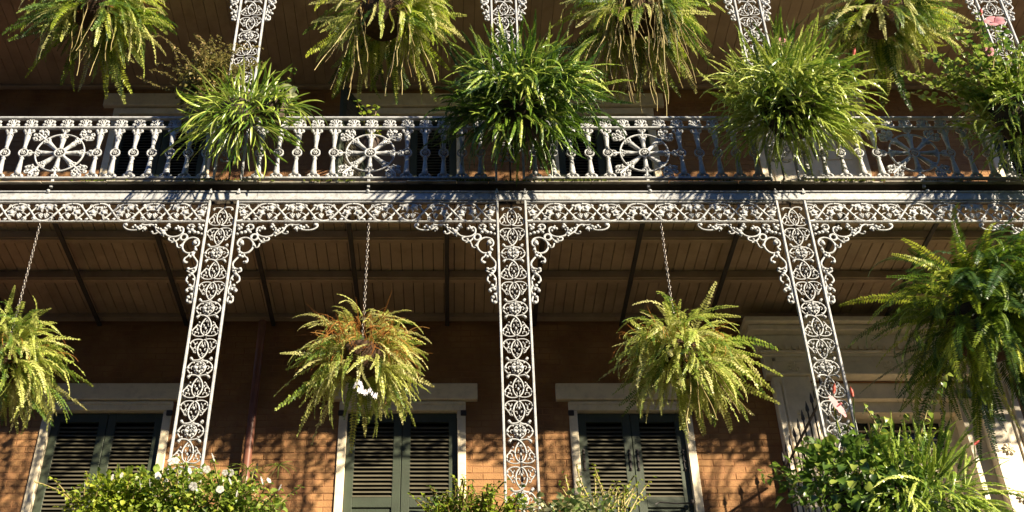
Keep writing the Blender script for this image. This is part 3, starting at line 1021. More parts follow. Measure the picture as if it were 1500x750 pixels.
for i in range(4):
    make_railing(ends[i] + HW + 0.012, ends[i + 1] - HW - 0.012, 8.948, rl[i], "upper balcony railings")
rl2 = ["lower balcony railing under the white flowers", "lower balcony railing under the left shuttered window", "lower balcony railing under the right shuttered window", "lower balcony railing before the stone doorway"]
for i in range(4):
    make_railing(ends[i] + HW + 0.012, ends[i + 1] - HW - 0.012, 4.64, rl2[i], "lower balcony railings")

# spear divider on the lower balcony
dv = thing("spear_divider", "dark spiked iron divider between the right column and the doorway", "fence", (3.26, 0.1, LOW))
m = MB()
m.box(-0.008, 0.008, 0, 1.8, 2.16, 2.18); m.box(-0.008, 0.008, 0, 1.8, 0.2, 0.22)
m.build("crossbar", DARKI, dv)
m = MB()
m.tube([(0, 0, 0.0), (0, 0, 2.26)], 0.008, 5)
m.tube([(0, 0, 2.26), (0, 0, 2.28), (0, 0, 2.31), (0, 0, 2.38)], [0.008, 0.018, 0.015, 0.001], 5)
sp_ = m.mesh("spear", DARKI)
for k in range(11):
    obj("spear", sp_, dv, (0, 0.06 + k * 0.165, 0))

# ------------------------------------------------------------------ plants
def spine(L, bend, n, pw=1.15):
    """points and tangent angles of an arching stem in the xz plane starting along +x"""
    x = z = 0.0
    out = []
    for i in range(n + 1):
        s = i / n
        a = -bend * s ** pw
        out.append((x, z, a))
        x += L / n * cos(a)
        z += L / n * sin(a)
    return out

def frond_mesh(name, m, L, W, n, bend, rg, fold=0.35, fill=0.46, sweep=0.35, wav=0.25, stem=0.10, prof=0):
    mb = MB()
    sp = spine(L, bend, n)
    mb_st = []
    for i, (x, z, a) in enumerate(sp):
        s = i / n
        nx, nz = -sin(a), cos(a)
        if s > stem and i < n:
            u = (s - stem) / (1 - stem)
            if prof == 0:
                w_ = W * min(1, (u / 0.10 + 0.25)) ** 0.7 * max(0.05, 1 - u) ** 0.5
            else:
                w_ = W * min(1, (u / 0.06 + 0.5)) * max(0.06, 1 - u ** 3) ** 0.8
            ww = L / n * fill
            for sd_ in (-1, 1):
                f = fold + rg.uniform(-wav, wav)
                sw = sweep + rg.uniform(-0.1, 0.1)
                lw = w_ * rg.uniform(0.85, 1.1)
                tx, tz = cos(a), sin(a)
                dx = lw * (cos(f) * 0 + sin(sw) * tx) - lw * sin(f) * nx
                dz = lw * (sin(sw) * tz) - lw * sin(f) * nz
                dy = sd_ * lw * cos(f) * cos(sw)
                b = (x, 0, z)
                tip = (x + dx, dy, z + dz)
                m1 = (x + dx * 0.45 + tx * ww, dy * 0.45, z + dz * 0.30 + tz * ww)
                m2 = (x + dx * 0.45 - tx * ww, dy * 0.45, z + dz * 0.30 - tz * ww)
                mb.add([b, m1, tip, m2], [(0, 1, 2), (0, 2, 3)])
    P = [(x, 0, z) for x, z, a in sp[::2]]
    mb.tube(P, [0.0035 * (1 - 0.75 * i / len(P)) for i in range(len(P))], 3, 1.0, False)
    return mb.mesh(name, m)

def blade_mesh(name, m, L, W, bend, rg, n=9, fold=0.3):
    mb = MB()
    sp = spine(L, bend, n)
    vs, fs = [], []
    for i, (x, z, a) in enumerate(sp):
        s = i / n
        w_ = W * (0.55 + 1.2 * s) * (1 - s) ** 0.55 + 0.0006 if s > 0.0 else W * 0.5
        nx, nz = -sin(a), cos(a)
        vs += [(x + nx * w_ * fold, -w_, z + nz * w_ * fold), (x, 0, z), (x + nx * w_ * fold, w_, z + nz * w_ * fold)]
    for i in range(n):
        for k in (0, 1):
            fs.append((i * 3 + k, i * 3 + k + 1, i * 3 + k + 4, i * 3 + k + 3))
    mb.add(vs, fs, True)
    return mb.mesh(name, m)

def leaf_mesh(name, m, L, W, rg, droop=0.5, fold=0.35, lobed=False):
    """leaf with petiole along +x, folded at the midrib"""
    mb = MB()
    st = 0.18
    pr = [(0.0, 0.02), (0.15, 0.62), (0.38, 1.0), (0.62, 0.86), (0.84, 0.45), (1.0, 0.0)]
    if lobed: pr = [(0.0, 0.55), (0.12, 1.0), (0.3, 0.72), (0.45, 0.95), (0.7, 0.35), (1.0, 0.0)]
    vs, fs = [], []
    for (s, w_) in pr:
        x = L * (st + s * (1 - st)) * (1 - 0.1 * s)
        z = -droop * L * s * s * 0.5
        w2 = W * w_ * rg.uniform(0.92, 1.08)
        vs += [(x, -w2, z + w2 * fold), (x, 0, z), (x, w2, z + w2 * fold)]
    for i in range(len(pr) - 1):
        for k in (0, 1):
            fs.append((i * 3 + k, i * 3 + k + 1, i * 3 + k + 4, i * 3 + k + 3))
    mb.add(vs, fs, True)
    mb.add([(0, -0.0015, 0), (0, 0.0015, 0), (L * st, 0.0015, 0), (L * st, -0.0015, 0)], [(0, 1, 2, 3)])
    return mb.mesh(name, m)

def flower_mesh(name, m, R, cup=0.4, n=5):
    mb = MB()
    for k in range(n):
        a = 2 * pi * k / n
        ca, sa = cos(a), sin(a)
        vs = []
        for (r, w_, z) in ((0.05, 0.08, 0), (0.4, 0.36, cup * 0.35), (0.8, 0.48, cup * 0.5), (1.0, 0.22, cup * 0.42)):
            for s in (-1, 0, 1):
                x, y = r * R, s * w_ * R
                vs.append((x * ca - y * sa, x * sa + y * ca, (z - abs(s) * 0.06) * R))
        fs = []
        for i in range(3):
            for j in (0, 1):
                fs.append((i * 3 + j, i * 3 + j + 1, i * 3 + j + 4, i * 3 + j + 3))
        mb.add(vs, fs, True)
    mb.tube([(0, 0, 0), (0, 0, R * 0.55)], [R * 0.06, R * 0.09], 5)
    return mb.mesh(name, m)

rg = random.Random(11)
# frond libraries
def lib(name, m, L, W, n, bends, **kw):
    return [(frond_mesh(name, m, L, W, n, b, rg, **kw), b) for b in bends]
F_BRIGHT = lib("frond", FERN, 0.60, 0.054, 30, [0.5, 0.9, 1.3, 1.7, 2.1], fold=0.15, fill=0.50, wav=0.45)
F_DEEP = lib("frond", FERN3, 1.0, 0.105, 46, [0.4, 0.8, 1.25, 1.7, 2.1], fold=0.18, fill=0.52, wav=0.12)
F_UP = lib("frond", FERN2, 0.78, 0.078, 34, [0.5, 0.9, 1.3, 1.7, 2.1], fold=0.15, fill=0.46, wav=0.35)
F_UPB = lib("frond", FERN, 0.78, 0.074, 34, [0.5, 0.9, 1.3, 1.7, 2.1], fold=0.15, fill=0.46, wav=0.35)
F_UPW = lib("frond", FERN2, 0.95, 0.092, 40, [0.5, 0.9, 1.3, 1.7, 2.1], fold=0.12, fill=0.50, wav=0.2)
F_SWORD = lib("frond", SWORD, 0.42, 0.019, 24, [0.25, 0.6, 1.1, 1.7, 2.2], fold=0.25, wav=0.35, fill=0.75, prof=1, stem=0.18)
F_DRY = lib("dry_frond", DRY, 0.45, 0.020, 24, [0.6, 1.4, 2.2, 2.8], fold=0.7, fill=0.35, wav=0.5)
B_STRAP = [(blade_mesh("blade", SWORD, 0.42, 0.013, b, rg), b) for b in (0.4, 0.9, 1.5, 2.1)]
L_HIB = [leaf_mesh("leaf", LEAF, 0.105, 0.036, rg, d) for d in (0.3, 0.7, 1.1)]
L_SMALL = [leaf_mesh("leaf", LEAF, 0.075, 0.025, rg, d) for d in (0.2, 0.6, 1.0)]
L_LIME = [leaf_mesh("leaf", LIME, 0.060, 0.020, rg, d) for d in (0.2, 0.6)]
L_IVY = [leaf_mesh("leaf", IVY, 0.065, 0.032, rg, d, 0.2, True) for d in (0.3, 0.8)]
L_OLIVE = [leaf_mesh("leaf", OLIVE, 0.045, 0.011, rg, d) for d in (0.2, 0.6)]
L_CREAM = [leaf_mesh("pale_leaf", CREAMLEAF, 0.13, 0.045, rg, d) for d in (0.4, 0.9)]
W_FLOWER = flower_mesh("white_flower", PETAL, 0.027, 0.3)
P_FLOWER = flower_mesh("pink_flower", PINK, 0.085, 0.5)
def bud_mesh():
    m = MB(); m.tube([(0, 0, 0), (0, 0, 0.02), (0, 0, 0.05), (0, 0, 0.085)], [0.006, 0.012, 0.013, 0.002], 6)
    return m.mesh("bud", RED)
BUD = bud_mesh()

def put(lst, parent, az, el, base, sc, name=None, roll=0.0):
    me = lst[0] if isinstance(lst, tuple) else lst
    o = obj(name or me.name.split('.')[0], me, parent, base, (roll, -el, az), sc)
    return o

def join_stuff(name, items, parent, m):
    """items: list of (mesh, az, el, base, scale) baked into one mesh"""
    mb = MB()
    cache = {}
    for me, az, el, base, sc, roll in items:
        if me.name not in cache:
            cache[me.name] = ([v.co.copy() for v in me.vertices], [tuple(p.vertices) for p in me.polygons])
        vs, fs = cache[me.name]
        M = Matrix.Translation(base) @ Matrix.Rotation(az, 4, 'Z') @ Matrix.Rotation(-el, 4, 'Y') @ Matrix.Rotation(roll, 4, 'X') @ Matrix.Scale(sc, 4)
        mb.add([M @ v for v in vs], fs)
    return mb.build(name, m, parent, kind="stuff")

def chain_mesh(L):
    m = MB()
    p = 0.034
    n = int(L / p)
    for i in range(n):
        z = -i * p - p / 2
        pts = []
        for k in range(9):
            t = 2 * pi * k / 8
            u, v = 0.010 * cos(t), 0.022 * sin(t)
            pts.append((u, 0, z + v) if i % 2 else (0, u, z + v))
        m.tube(pts, 0.0038, 4, 1.0, False)
    return m.mesh("chain", CHAIN)

def basket(parent, r, d, dry=True):
    m = MB()
    prof = [(r * 0.25, -d), (r * 0.62, -d * 0.86), (r * 0.9, -d * 0.5), (r * 1.02, -d * 0.1), (r, 0.03), (r * 0.5, 0.06)]
    m.lathe(prof, 14)
    m.build("basket", SOIL, parent)
    k = MB()
    for i in range(40):
        a = rg.uniform(0, 2 * pi); z = rg.uniform(-d * 0.9, 0)
        rr = r * 1.0 * (1 - (abs(z) / d) ** 2.5 * 0.6)
        b = rg.uniform(0.03, 0.09)
        k.tube([(rr * cos(a), rr * sin(a), z), ((rr + 0.03) * cos(a + .1), (rr + 0.03) * sin(a + .1), z + rg.uniform(-.02, .02)), ((rr + b) * cos(a + .2), (rr + b) * sin(a + .2), z - rg.uniform(0, .06))], [0.004, 0.003, 0.001], 3)
    k.build("coir_fibre", DRY, parent, kind="stuff")

def fern(name, label, loc, libs, N, r, group, chain_top, lop=(-1.0, 0.0), up=0.6, sc=(0.8, 1.08), dry=0, el_hi=1.35, el_lo=-0.6, fill=150, skip=None, y_flat=1.0):
    t = thing(name, label, "fern", loc, group)
    basket(t, r, r * 1.1)
    if chain_top:
        obj("chain", chain_mesh(chain_top - loc[2]), t, (0, 0, chain_top - loc[2]))
    for i in range(N):
        az = 2 * pi * (i * 0.61803) + rg.uniform(-0.6, 0.6)
        u = ((i * 7919) % N + 0.5) / N
        # upright in the middle, arching then hanging towards the rim
        el = el_hi + (el_lo - el_hi) * u ** up + rg.gauss(0, 0.28)
        lb_ = libs[int(rg.random() * len(libs))]
        mx = el + pi / 2 + 0.1
        if i % 5 < 3:       # shaggy curtain over the ball of roots, hanging down all round
            vz = rg.uniform(-0.75, 0.85)
            az = rg.gauss(-1.2, 1.5)
            vr = math.sqrt(1 - vz * vz)
            k = r * rg.uniform(0.8, 1.75)
            el = math.asin(vz) * 0.6 - 0.45 + rg.gauss(0, 0.35)
            c = [q for q in lb_ if q[1] < el + pi / 2 + 0.35] or [lb_[0]]
            me, b = rg.choice(c[-3:])
            if skip and skip(az, vz): continue
            put((me, b), t, az + rg.gauss(0, 0.45), el, (k * vr * cos(az), k * vr * sin(az), k * vz), rg.uniform(*sc) * rg.uniform(0.5, 0.85), "frond", rg.gauss(0, 0.5))
            continue
        c = [q for q in lb_ if q[1] < mx + 0.15] or [lb_[0]]
        me, b = rg.choice(c[-3:])
        rad = r * (0.15 + 0.85 * u)
        base = (rad * cos(az) * 0.9, rad * sin(az) * 0.9, 0.05 - 0.10 * u * (1 if el < 0.5 else 0.3) - (r * 0.5 if el < 0 else 0))
        s = rg.uniform(*sc) * (1 + lop[1] * cos(az - lop[0]))
        if i % 3 == 0: s *= rg.uniform(0.45, 0.8)
        if skip and skip(az, el): continue
        put((me, b), t, az, el, base, s, "frond", rg.gauss(0, 0.4))
    lit_ = []
    for i in range(fill):
        vz = rg.uniform(-0.7, 0.95)
        az = rg.gauss(-0.9, 1.4)
        vr = math.sqrt(1 - vz * vz)
        k = r * rg.uniform(0.9, 1.9)
        if skip and abs(((az + 1.35 + pi) % (2 * pi)) - pi) < 0.6 and -0.5 < vz < 0.5 and rg.random() < 0.7: continue
        el = math.asin(vz) * 0.9 - 0.25 + rg.gauss(0, 0.45)
        lb_ = libs[int(rg.random() * len(libs))]
        c = [q for q in lb_ if q[1] < el + pi / 2 + 0.35] or [lb_[0]]
        lit_.append((rg.choice(c[-3:])[0], az + rg.gauss(0, 0.5), el, (k * vr * cos(az), k * vr * sin(az), k * vz), rg.uniform(0.35, 0.75), rg.gauss(0, 0.6)))
    if lit_:
        h_ = len(lit_) // 2
        for part_ in (lit_[:h_], lit_[h_:]):
            join_stuff("small_fronds", part_, t, part_[0][0].materials[0])
    if dry > 100:
        for i in range(90):
            az = rg.gauss(-1.3, 0.45)
            me, b = rg.choice(F_DRY)
            put((me, b), t, az + rg.uniform(-1.4, 1.4), rg.uniform(-0.9, 0.9), (r * 2.2 * cos(az), r * 2.2 * sin(az), rg.gauss(0.0, 0.09)), rg.uniform(0.22, 0.42), "dry_frond", rg.uniform(-0.8, 0.8))
    for i in range(dry):
        az = rg.gauss(-1.5, 1.1)
        el = rg.uniform(-0.8, 1.1)
        me, b = rg.choice(F_DRY)
        put((me, b), t, az, el, (r * rg.uniform(1.2, 2.1) * cos(az), r * rg.uniform(1.2, 2.1) * sin(az), rg.uniform(-0.12, 0.16)), rg.uniform(0.3, 0.7), "dry_frond", rg.uniform(-0.8, 0.8))
    return t

def gap(p=0.75, c=-1.35, hw=0.75, lo=-0.7, hi=0.9):
    """thin patch in the crown facing the street, where the dead heart shows"""
    def f(az, el):
        d = (az - c + pi) % (2 * pi) - pi
        return abs(d) < hw and lo < el < hi and rg.random() < p
    return f

def runners(t, n, r, zlo, zhi, seed, side=None):
    q = random.Random(seed)
    for i in range(n):
        a = q.uniform(0, 2 * pi) if side is None else side + q.uniform(-0.9, 0.9)
        x, y, z = r * cos(a), r * sin(a), q.uniform(-0.1, 0.05)
        L = q.uniform(zlo, zhi)
        P = [(x, y, z)]
        dx, dy = q.uniform(-.03, .06) * cos(a), q.uniform(-.03, .06) * sin(a)
        ns = 7
        for k in range(ns):
            x += dx + q.uniform(-0.022, 0.022)
            y += dy + q.uniform(-0.022, 0.022)
            z -= L / ns
            P.append((x, y, z))
        P = cr(P, 2)
        m = MB(); m.tube(P, [0.0065 * (1 - 0.5 * k / len(P)) for k in range(len(P))], 4)
        m.build("runner", STEM, t)

G_LOW = "hanging ferns under the lower frieze"
G_UP = "hanging ferns of the upper storey"
fern("hanging_fern", "yellow green hanging fern cut by the left edge of the photograph", (-3.86, 0, 6.95), [F_BRIGHT], 290, 0.20, G_LOW, 8.42, dry=30, skip=gap(0.5), lop=(0.3, 0.15))
t = fern("hanging_fern", "yellow green hanging fern with a rusty dead centre and silver ribbon over left window", (-0.78, 0, 6.98), [F_BRIGHT], 270, 0.19, G_LOW, 8.42, dry=140, skip=gap(0.97, -1.35, 0.75), lop=(2.6, 0.22), fill=110, sc=(0.75, 1.2))
rb = MB()
P = cr([(0, 0, 0), (0.05, -0.02, 0.03), (0.08, 0.02, -0.02), (0.04, -0.03, -0.04), (0.11, -0.01, -0.06), (0.14, 0, -0.03), (0.17, -0.02, -0.09), (0.20, 0, -0.08)], 4)
for i in range(len(P) - 1):
    a, b = Vector(P[i]), Vector(P[i + 1]); wv = Vector((0.004, 0.012 * (-1) ** i, 0.022))
    rb.add([a - wv, b - wv, b + wv, a + wv], [(0, 1, 2, 3)])
rb.build("ribbon", RIBBON, t, loc=(-0.03, -0.30, -0.50))
t = fern("hanging_fern", "hanging fern with long arching fronds over the right shuttered window", (1.96, 0, 6.98), [F_BRIGHT], 290, 0.20, G_LOW, 8.42, dry=50, skip=gap(0.6, -0.9, 0.5), lop=(0.1, 0.2), fill=120, el_lo=-0.35, sc=(0.85, 1.3))
runners(t, 8, 0.15, 0.4, 0.75, 5, -0.6)
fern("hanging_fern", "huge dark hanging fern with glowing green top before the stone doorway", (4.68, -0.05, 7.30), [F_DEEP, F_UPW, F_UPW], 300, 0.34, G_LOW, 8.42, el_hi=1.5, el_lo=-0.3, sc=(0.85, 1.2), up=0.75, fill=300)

t = fern("hanging_fern", "upper hanging fern at top left with brown rusty core", (-3.88, 0, 11.40), [F_UP, F_UPB], 280, 0.25, G_UP, 11.91, dry=40, sc=(0.75, 1.2), el_lo=-0.9, skip=gap(0.8))
runners(t, 14, 0.18, 0.5, 1.2, 21)
t = fern("hanging_fern", "upper hanging fern with pale kinked runners dangling both sides of dark underside", (-0.74, 0, 11.30), [F_UP, F_UPB], 260, 0.28, G_UP, 11.91, sc=(0.75, 1.15), el_lo=-0.5, up=0.45, skip=gap(0.85, -1.8, 1.0))
runners(t, 12, 0.30, 0.6, 1.1, 22, pi)
runners(t, 14, 0.26, 0.6, 1.1, 23, 0)
t = fern("hanging_fern", "upper hanging fern with a thick curtain of straight pale roots below", (2.02, 0, 11.36), [F_UP, F_UPB], 260, 0.28, G_UP, 11.91, sc=(0.8, 1.2), el_lo=-0.5, up=0.45, skip=gap(0.85, -1.7, 0.9))
runners(t, 84, 0.30, 0.6, 1.2, 24)
t = fern("hanging_fern", "upper hanging fern at top right above the pink flowered bush", (4.62, 0, 11.32), [F_UP, F_UPB], 280, 0.27, G_UP, 11.91, dry=24, sc=(0.8, 1.2), el_lo=-0.6, skip=gap(0.8))

# bushes standing in planters on the railings
def planter(t, wd, d, h, y=0.0):
    m = MB()
    m.lathe([(0.6 * wd, -h), (0.9 * wd, -h * 0.5), (wd, 0), (wd * 1.06, 0.02), (wd * 0.6, 0.0)], 12, 0, y, d / wd)
    m.build("planter", POT, t)

def scatter(t, lib_, N, spread, el_rng, sc, partname, cap=300, az_rng=(0, 2 * pi), base_z=(-0.05, 0.1), rollv=0.3, up=0.6, stuffmat=None):
    its = []
    for i in range(N):
        az = rg.uniform(*az_rng)
        u = rg.random()
        el = el_rng[1] + (el_rng[0] - el_rng[1]) * u ** up
        mx = el + pi / 2 + 0.35
        c = [q for q in lib_ if q[1] < mx] or [lib_[0]]
        me, b = rg.choice(c[-3:])
        rr = math.sqrt(rg.random())
        base = (spread[0] * rr * cos(az), spread[1] * rr * sin(az), rg.uniform(*base_z) + 0.1 * (1 - rr))
        its.append((me, az + rg.uniform(-0.35, 0.35), el, base, rg.uniform(*sc), rg.uniform(-rollv, rollv)))
    its.sort(key=lambda q: -(q[4] - q[3][1] * 0.8))
    for q in its[:cap]:
        obj(partname, q[0], t, q[3], (q[5], -q[2], q[1]), q[4])
    if its[cap:]:
        join_stuff("foliage", its[cap:], t, stuffmat or its[0][0].materials[0])

def ball(t, lib_, N, c, rad, sc, partname="frond", cap=300, high=False, stuffmat=None):
    """fronds growing out of a rounded mass: bases spread through an ellipsoid, pointing outwards"""
    its = []
    lob = [(Vector((rg.gauss(0, 1), rg.gauss(0, 1), rg.gauss(0, 1))).normalized(), rg.uniform(-0.22, 0.22)) for _ in range(9)]
    for i in range(N):
        v = Vector((rg.gauss(0, 1), rg.gauss(0, 1), rg.gauss(0, 1))).normalized()
        if v.y > 0.55: v.y *= -1
        k = rg.uniform(0.45, 1.0) if rg.random() < 0.85 else rg.uniform(0.0, 0.5)
        lump = 1.0 + sum(a * max(0.0, v.dot(u)) ** 4 for u, a in lob)
        k *= lump
        if high and v.y < -0.1 and v.z < -0.25: continue      # the overhang keeps clear of the ledge
        base = (c[0] + v.x * rad[0] * k, c[1] + v.y * rad[1] * k, c[2] + v.z * rad[2] * k)
        front = max(0.0, -v.y)
        d = Vector((v.x * 1.0, v.y * 0.8, v.z * 1.0 + 0.30 - 0.85 * front + (0.5 if v.z > 0.45 else 0))).normalized()
        az = math.atan2(d.y, d.x) + rg.uniform(-0.6, 0.6)
        el = math.asin(max(-1, min(1, d.z))) + rg.gauss(0, 0.3)
        mx = el + pi / 2 + 0.5
        cc = [q for q in lib_ if q[1] < mx] or [lib_[0]]
        if v.z > 0.45: cc = lib_[:3]
        me, b = rg.choice(cc[-3:])
        its.append((me, az, el, base, rg.uniform(*sc) * lump * (0.6 if rg.random() < 0.25 else 1.0), rg.gauss(0, 0.6), k - 0.5 * v.y))
    its.sort(key=lambda q: -q[6])
    for q in its[:cap]:
        obj(partname, q[0], t, q[3], (q[5], -q[2], q[1]), q[4])
    if its[cap:]:
        join_stuff("foliage", [q[:6] for q in its[cap:]], t, stuffmat or its[0][0].materials[0])

def shrub(t, leaves, nst, spread, h, lean, step, sc, cap=280, flower=None, nf=0, stem_r=0.006, off=(0, 0, 0), upness=0.9, partname="leaf", stuffmat=None):
    """stems with leaves spiralling along them"""
    its = []
    st = MB()
    tips = []
    for i in range(nst):
        a = rg.uniform(0, 2 * pi)
        x, y, z = off[0] + spread[0] * rg.uniform(-1, 1) * 0.8, off[1] + spread[1] * rg.uniform(-1, 1) * 0.8, off[2] + rg.uniform(-0.06, 0.03)
        d = Vector((lean * cos(a) + (x - off[0]) * 0.7, lean * sin(a) + (y - off[1]) * 0.7, upness)).normalized()
        L = h * rg.uniform(0.55, 1.1)
        n = max(3, int(L / step))
        P = [(x, y, z)]
        p = Vector((x, y, z))
        for k in range(n):
            d = (d + Vector((rg.uniform(-.12, .12), rg.uniform(-.12, .12), rg.uniform(-.14, .05)))).normalized()
            p = p + d * (L / n)
            P.append(tuple(p))
            for s in range(2):
                az = k * 2.4 + s * pi + rg.uniform(-.4, .4) + a
                az = -1.1 + ((az + 1.1 + pi) % (2 * pi) - pi) * 0.62        # leaves turn towards the light
                its.append((rg.choice(leaves), az, rg.uniform(-1.0, 0.35), tuple(p), rg.uniform(*sc) * (0.75 + 0.25 * (1 - k / n)), rg.uniform(-0.5, 0.5)))
        tips.append(p)
        st.tube(P[::2] if len(P) > 4 else P, stem_r, 4)
    st.build("stem", STEM, t)
    its.sort(key=lambda q: q[3][1] - 0.5 * q[3][2] + rg.uniform(-0.1, 0.1))
    for q in its[:cap]:
        obj(partname, q[0], t, q[3], (q[5], -q[2], q[1]), q[4])
    if its[cap:]:
        join_stuff("foliage", its[cap:], t, stuffmat or leaves[0].materials[0])
    return tips

G_B = "plants along the upper railing"
def bloom(t, me, pos, rot, sc):
    obj(me.name.split('.')[0], me, t, pos, rot, sc)
    m = MB()
    p = Vector(pos)
    m.tube([tuple(p + Vector((-p.x * 0.12, 0.10, -0.30))), tuple(p + Vector((-0.01, 0.05, -0.15))), tuple(p + Vector((0, 0.004, -0.004)))], [0.006, 0.005, 0.004], 5)
    m.build("flower_stalk", LEAF, t)

# upper, at the left column: olive shrub, strap plant, pale leaves
t = thing("olive_shrub", "wispy brown green shrub left of the upper left column", "shrub", (-2.46, -0.16, 9.80), G_B)
planter(t, 0.15, 0.14, 0.24)
ball(t, [(m_, 0) for m_ in L_OLIVE], 900, (0.0, 0.0, 0.22), (0.30, 0.22, 0.40), (1.0, 1.7), "leaf", cap=150)
shrub(t, L_OLIVE, 60, (0.22, 0.14), 0.80, 0.24, 0.026, (0.9, 1.5), 140, stem_r=0.003)
t = thing("spider_plant", "strap leaved plant spilling over the railing at the upper left column", "plant", (-2.09, -0.28, 9.60), G_B)
planter(t, 0.18, 0.15, 0.26)
ball(t, B_STRAP, 420, (0.06, -0.05, -0.14), (0.42, 0.26, 0.36), (0.55, 1.05), "blade", stuffmat=SWORD)
t = thing("caladium", "cream leaved plant on the railing right of the upper left column", "plant", (-1.74, -0.30, 9.60), G_B)
planter(t, 0.14, 0.12, 0.22)
for i in range(34):
    az = rg.uniform(-3.2, 0.6)
    put(rg.choice(L_CREAM), t, az, rg.uniform(-0.3, 0.9), (rg.uniform(-.17, .17), rg.uniform(-.12, .06), rg.uniform(0.0, 0.18)), rg.uniform(0.6, 1.0), "pale_leaf")
scatter(t, B_STRAP, 50, (0.18, 0.10), (-0.7, 0.6), (0.6, 1.1), "blade", az_rng=(-2.6, 0.3))
t = thing("climbing_vine", "thin vine with small round leaves climbing beside the upper left column", "vine", (-1.86, 0.12, 9.72))
shrub(t, L_SMALL, 5, (0.06, 0.04), 0.75, 0.12, 0.06, (0.7, 1.2), 120)
shrub(t, L_SMALL, 4, (0.06, 0.04), 0.30, 0.5, 0.05, (0.7, 1.2), 60, off=(0.22, 0, 0.02))
t = thing("leafy_seedling", "small bright leafy shoot at the railing over the wheel ornament", "plant", (-0.82, 0.10, 9.50))
planter(t, 0.10, 0.10, 0.16)
shrub(t, L_LIME, 4, (0.05, 0.04), 0.55, 0.12, 0.06, (1.0, 1.5), 80)
# the two dense sword fern bushes
t = thing("sword_fern_bush", "dense round sword fern bush on the railing at the middle upper column", "fern bush", (0.65, -0.42, 9.50), G_B)
planter(t, 0.28, 0.20, 0.34)
ball(t, F_SWORD, 1050, (0, 0.0, 0.10), (0.62, 0.42, 0.38), (0.55, 1.3), cap=210, high=True)
ball(t, F_SWORD, 520, (0.0, 0.02, -0.12), (0.50, 0.27, 0.28), (0.55, 1.05), cap=90)
t = thing("sword_fern_bush", "dense fern bush with a pink flower on the railing at the right upper column", "fern bush", (3.24, -0.42, 9.52), G_B)
planter(t, 0.28, 0.20, 0.34)
ball(t, F_SWORD, 1050, (0.02, 0.0, 0.08), (0.62, 0.42, 0.38), (0.55, 1.3), cap=210, high=True)
ball(t, F_SWORD, 520, (0.0, 0.02, -0.12), (0.50, 0.27, 0.28), (0.55, 1.05), cap=80)
scatter(t, B_STRAP, 70, (0.35, 0.22), (-0.5, 1.2), (0.7, 1.2), "blade")
shrub(t, L_HIB, 8, (0.25, 0.08), 0.62, 0.3, 0.06, (0.6, 0.95), 70, off=(0, 0, 0.12))
bloom(t, P_FLOWER, (0.02, -0.15, 0.72), (1.3, 0.2, 0), 0.9)
bloom(t, P_FLOWER, (0.06, -0.2, 0.62), (1.6, -0.3, 0), 0.7)
bloom(t, BUD, (0.72, -0.10, 0.58), (0.3, 0.3, 0), 1.2)
t = thing("hibiscus_bush", "dark hibiscus bush with one pink bloom on railing at the upper right edge", "shrub", (5.44, -0.42, 9.46), G_B)
planter(t, 0.28, 0.20, 0.34)
shrub(t, L_HIB, 60, (0.40, 0.24), 1.05, 0.35, 0.055, (0.7, 1.15), 260)
ball(t, F_SWORD, 400, (0.05, 0.05, -0.02), (0.46, 0.40, 0.36), (0.6, 1.1), cap=200)
ball(t, F_SWORD, 160, (0.05, 0.18, -0.22), (0.42, 0.20, 0.30), (0.6, 1.1), cap=90)
bloom(t, P_FLOWER, (-0.13, -0.36, 0.84), (1.25, -0.5, 0), 1.15)
bloom(t, P_FLOWER, (-0.26, -0.30, 0.50), (1.9, -0.5, 0), 0.7)
bloom(t, BUD, (-0.22, -0.34, 0.96), (0.1, 0.2, 0), 1.2)

# lower boxes
G_L = "plants along the lower railing"
t = thing("white_flowered_shrub", "leafy shrub dotted with white flowers at the foot of the left column", "shrub", (-2.04, -0.20, 5.30), G_L)
planter(t, 0.34, 0.18, 0.30)
ball(t, [(m_, 0) for m_ in L_LIME + L_SMALL[:1]], 1500, (-0.05, -0.06, 0.12), (0.76, 0.24, 0.34), (0.8, 1.25), "leaf", cap=120)
tips = shrub(t, L_SMALL + L_LIME * 2, 120, (0.70, 0.22), 0.46, 0.45, 0.040, (0.8, 1.25), 290)
q = sorted(tips, key=lambda p: p.y)[:22]
for p in q:
    obj("white_flower", W_FLOWER, t, tuple(p + Vector((0.02, -0.09, rg.uniform(-0.12, 0.0)))), (rg.uniform(1.2, 2.1), rg.uniform(-0.5, 0.5), rg.uniform(0, 2)), rg.uniform(0.8, 1.25))
t = thing("lime_asparagus_fern", "feathery lime green plant before the leftmost shutters at the bottom edge", "plant", (-2.58, -0.24, 5.30), G_L)
planter(t, 0.20, 0.16, 0.26)
ball(t, [(m_, 0) for m_ in L_LIME], 700, (0, -0.05, 0.12), (0.36, 0.22, 0.26), (0.6, 1.0), "leaf", cap=100)
shrub(t, L_LIME, 80, (0.34, 0.18), 0.44, 0.4, 0.030, (0.6, 1.0), 290)
t = thing("umbrella_sedge", "umbrella shaped sedge leaves among the white flowers", "plant", (-1.98, -0.34, 5.40), G_L)
for (dx, dy, dz, s) in ((-0.12, 0.0, 0.36, 1.0), (0.38, 0.03, 0.34, 0.9), (0.62, 0.05, 0.38, 0.8)):
    m = MB(); m.tube([(dx * 0.6, dy, 0), (dx, dy, dz)], 0.005, 5); m.build("stalk", STEM, t)
    for k in range(11):
        put(B_STRAP[1], t, k * 2 * pi / 11 + rg.uniform(-.15, .15), rg.uniform(-0.1, 0.25), (dx, dy, dz), 0.48 * s, "blade")
t = thing("variegated_ivy", "cream edged ivy spilling over the railing at the foot of the middle column", "ivy", (0.88, -0.22, 5.25), G_L)
planter(t, 0.26, 0.18, 0.26)
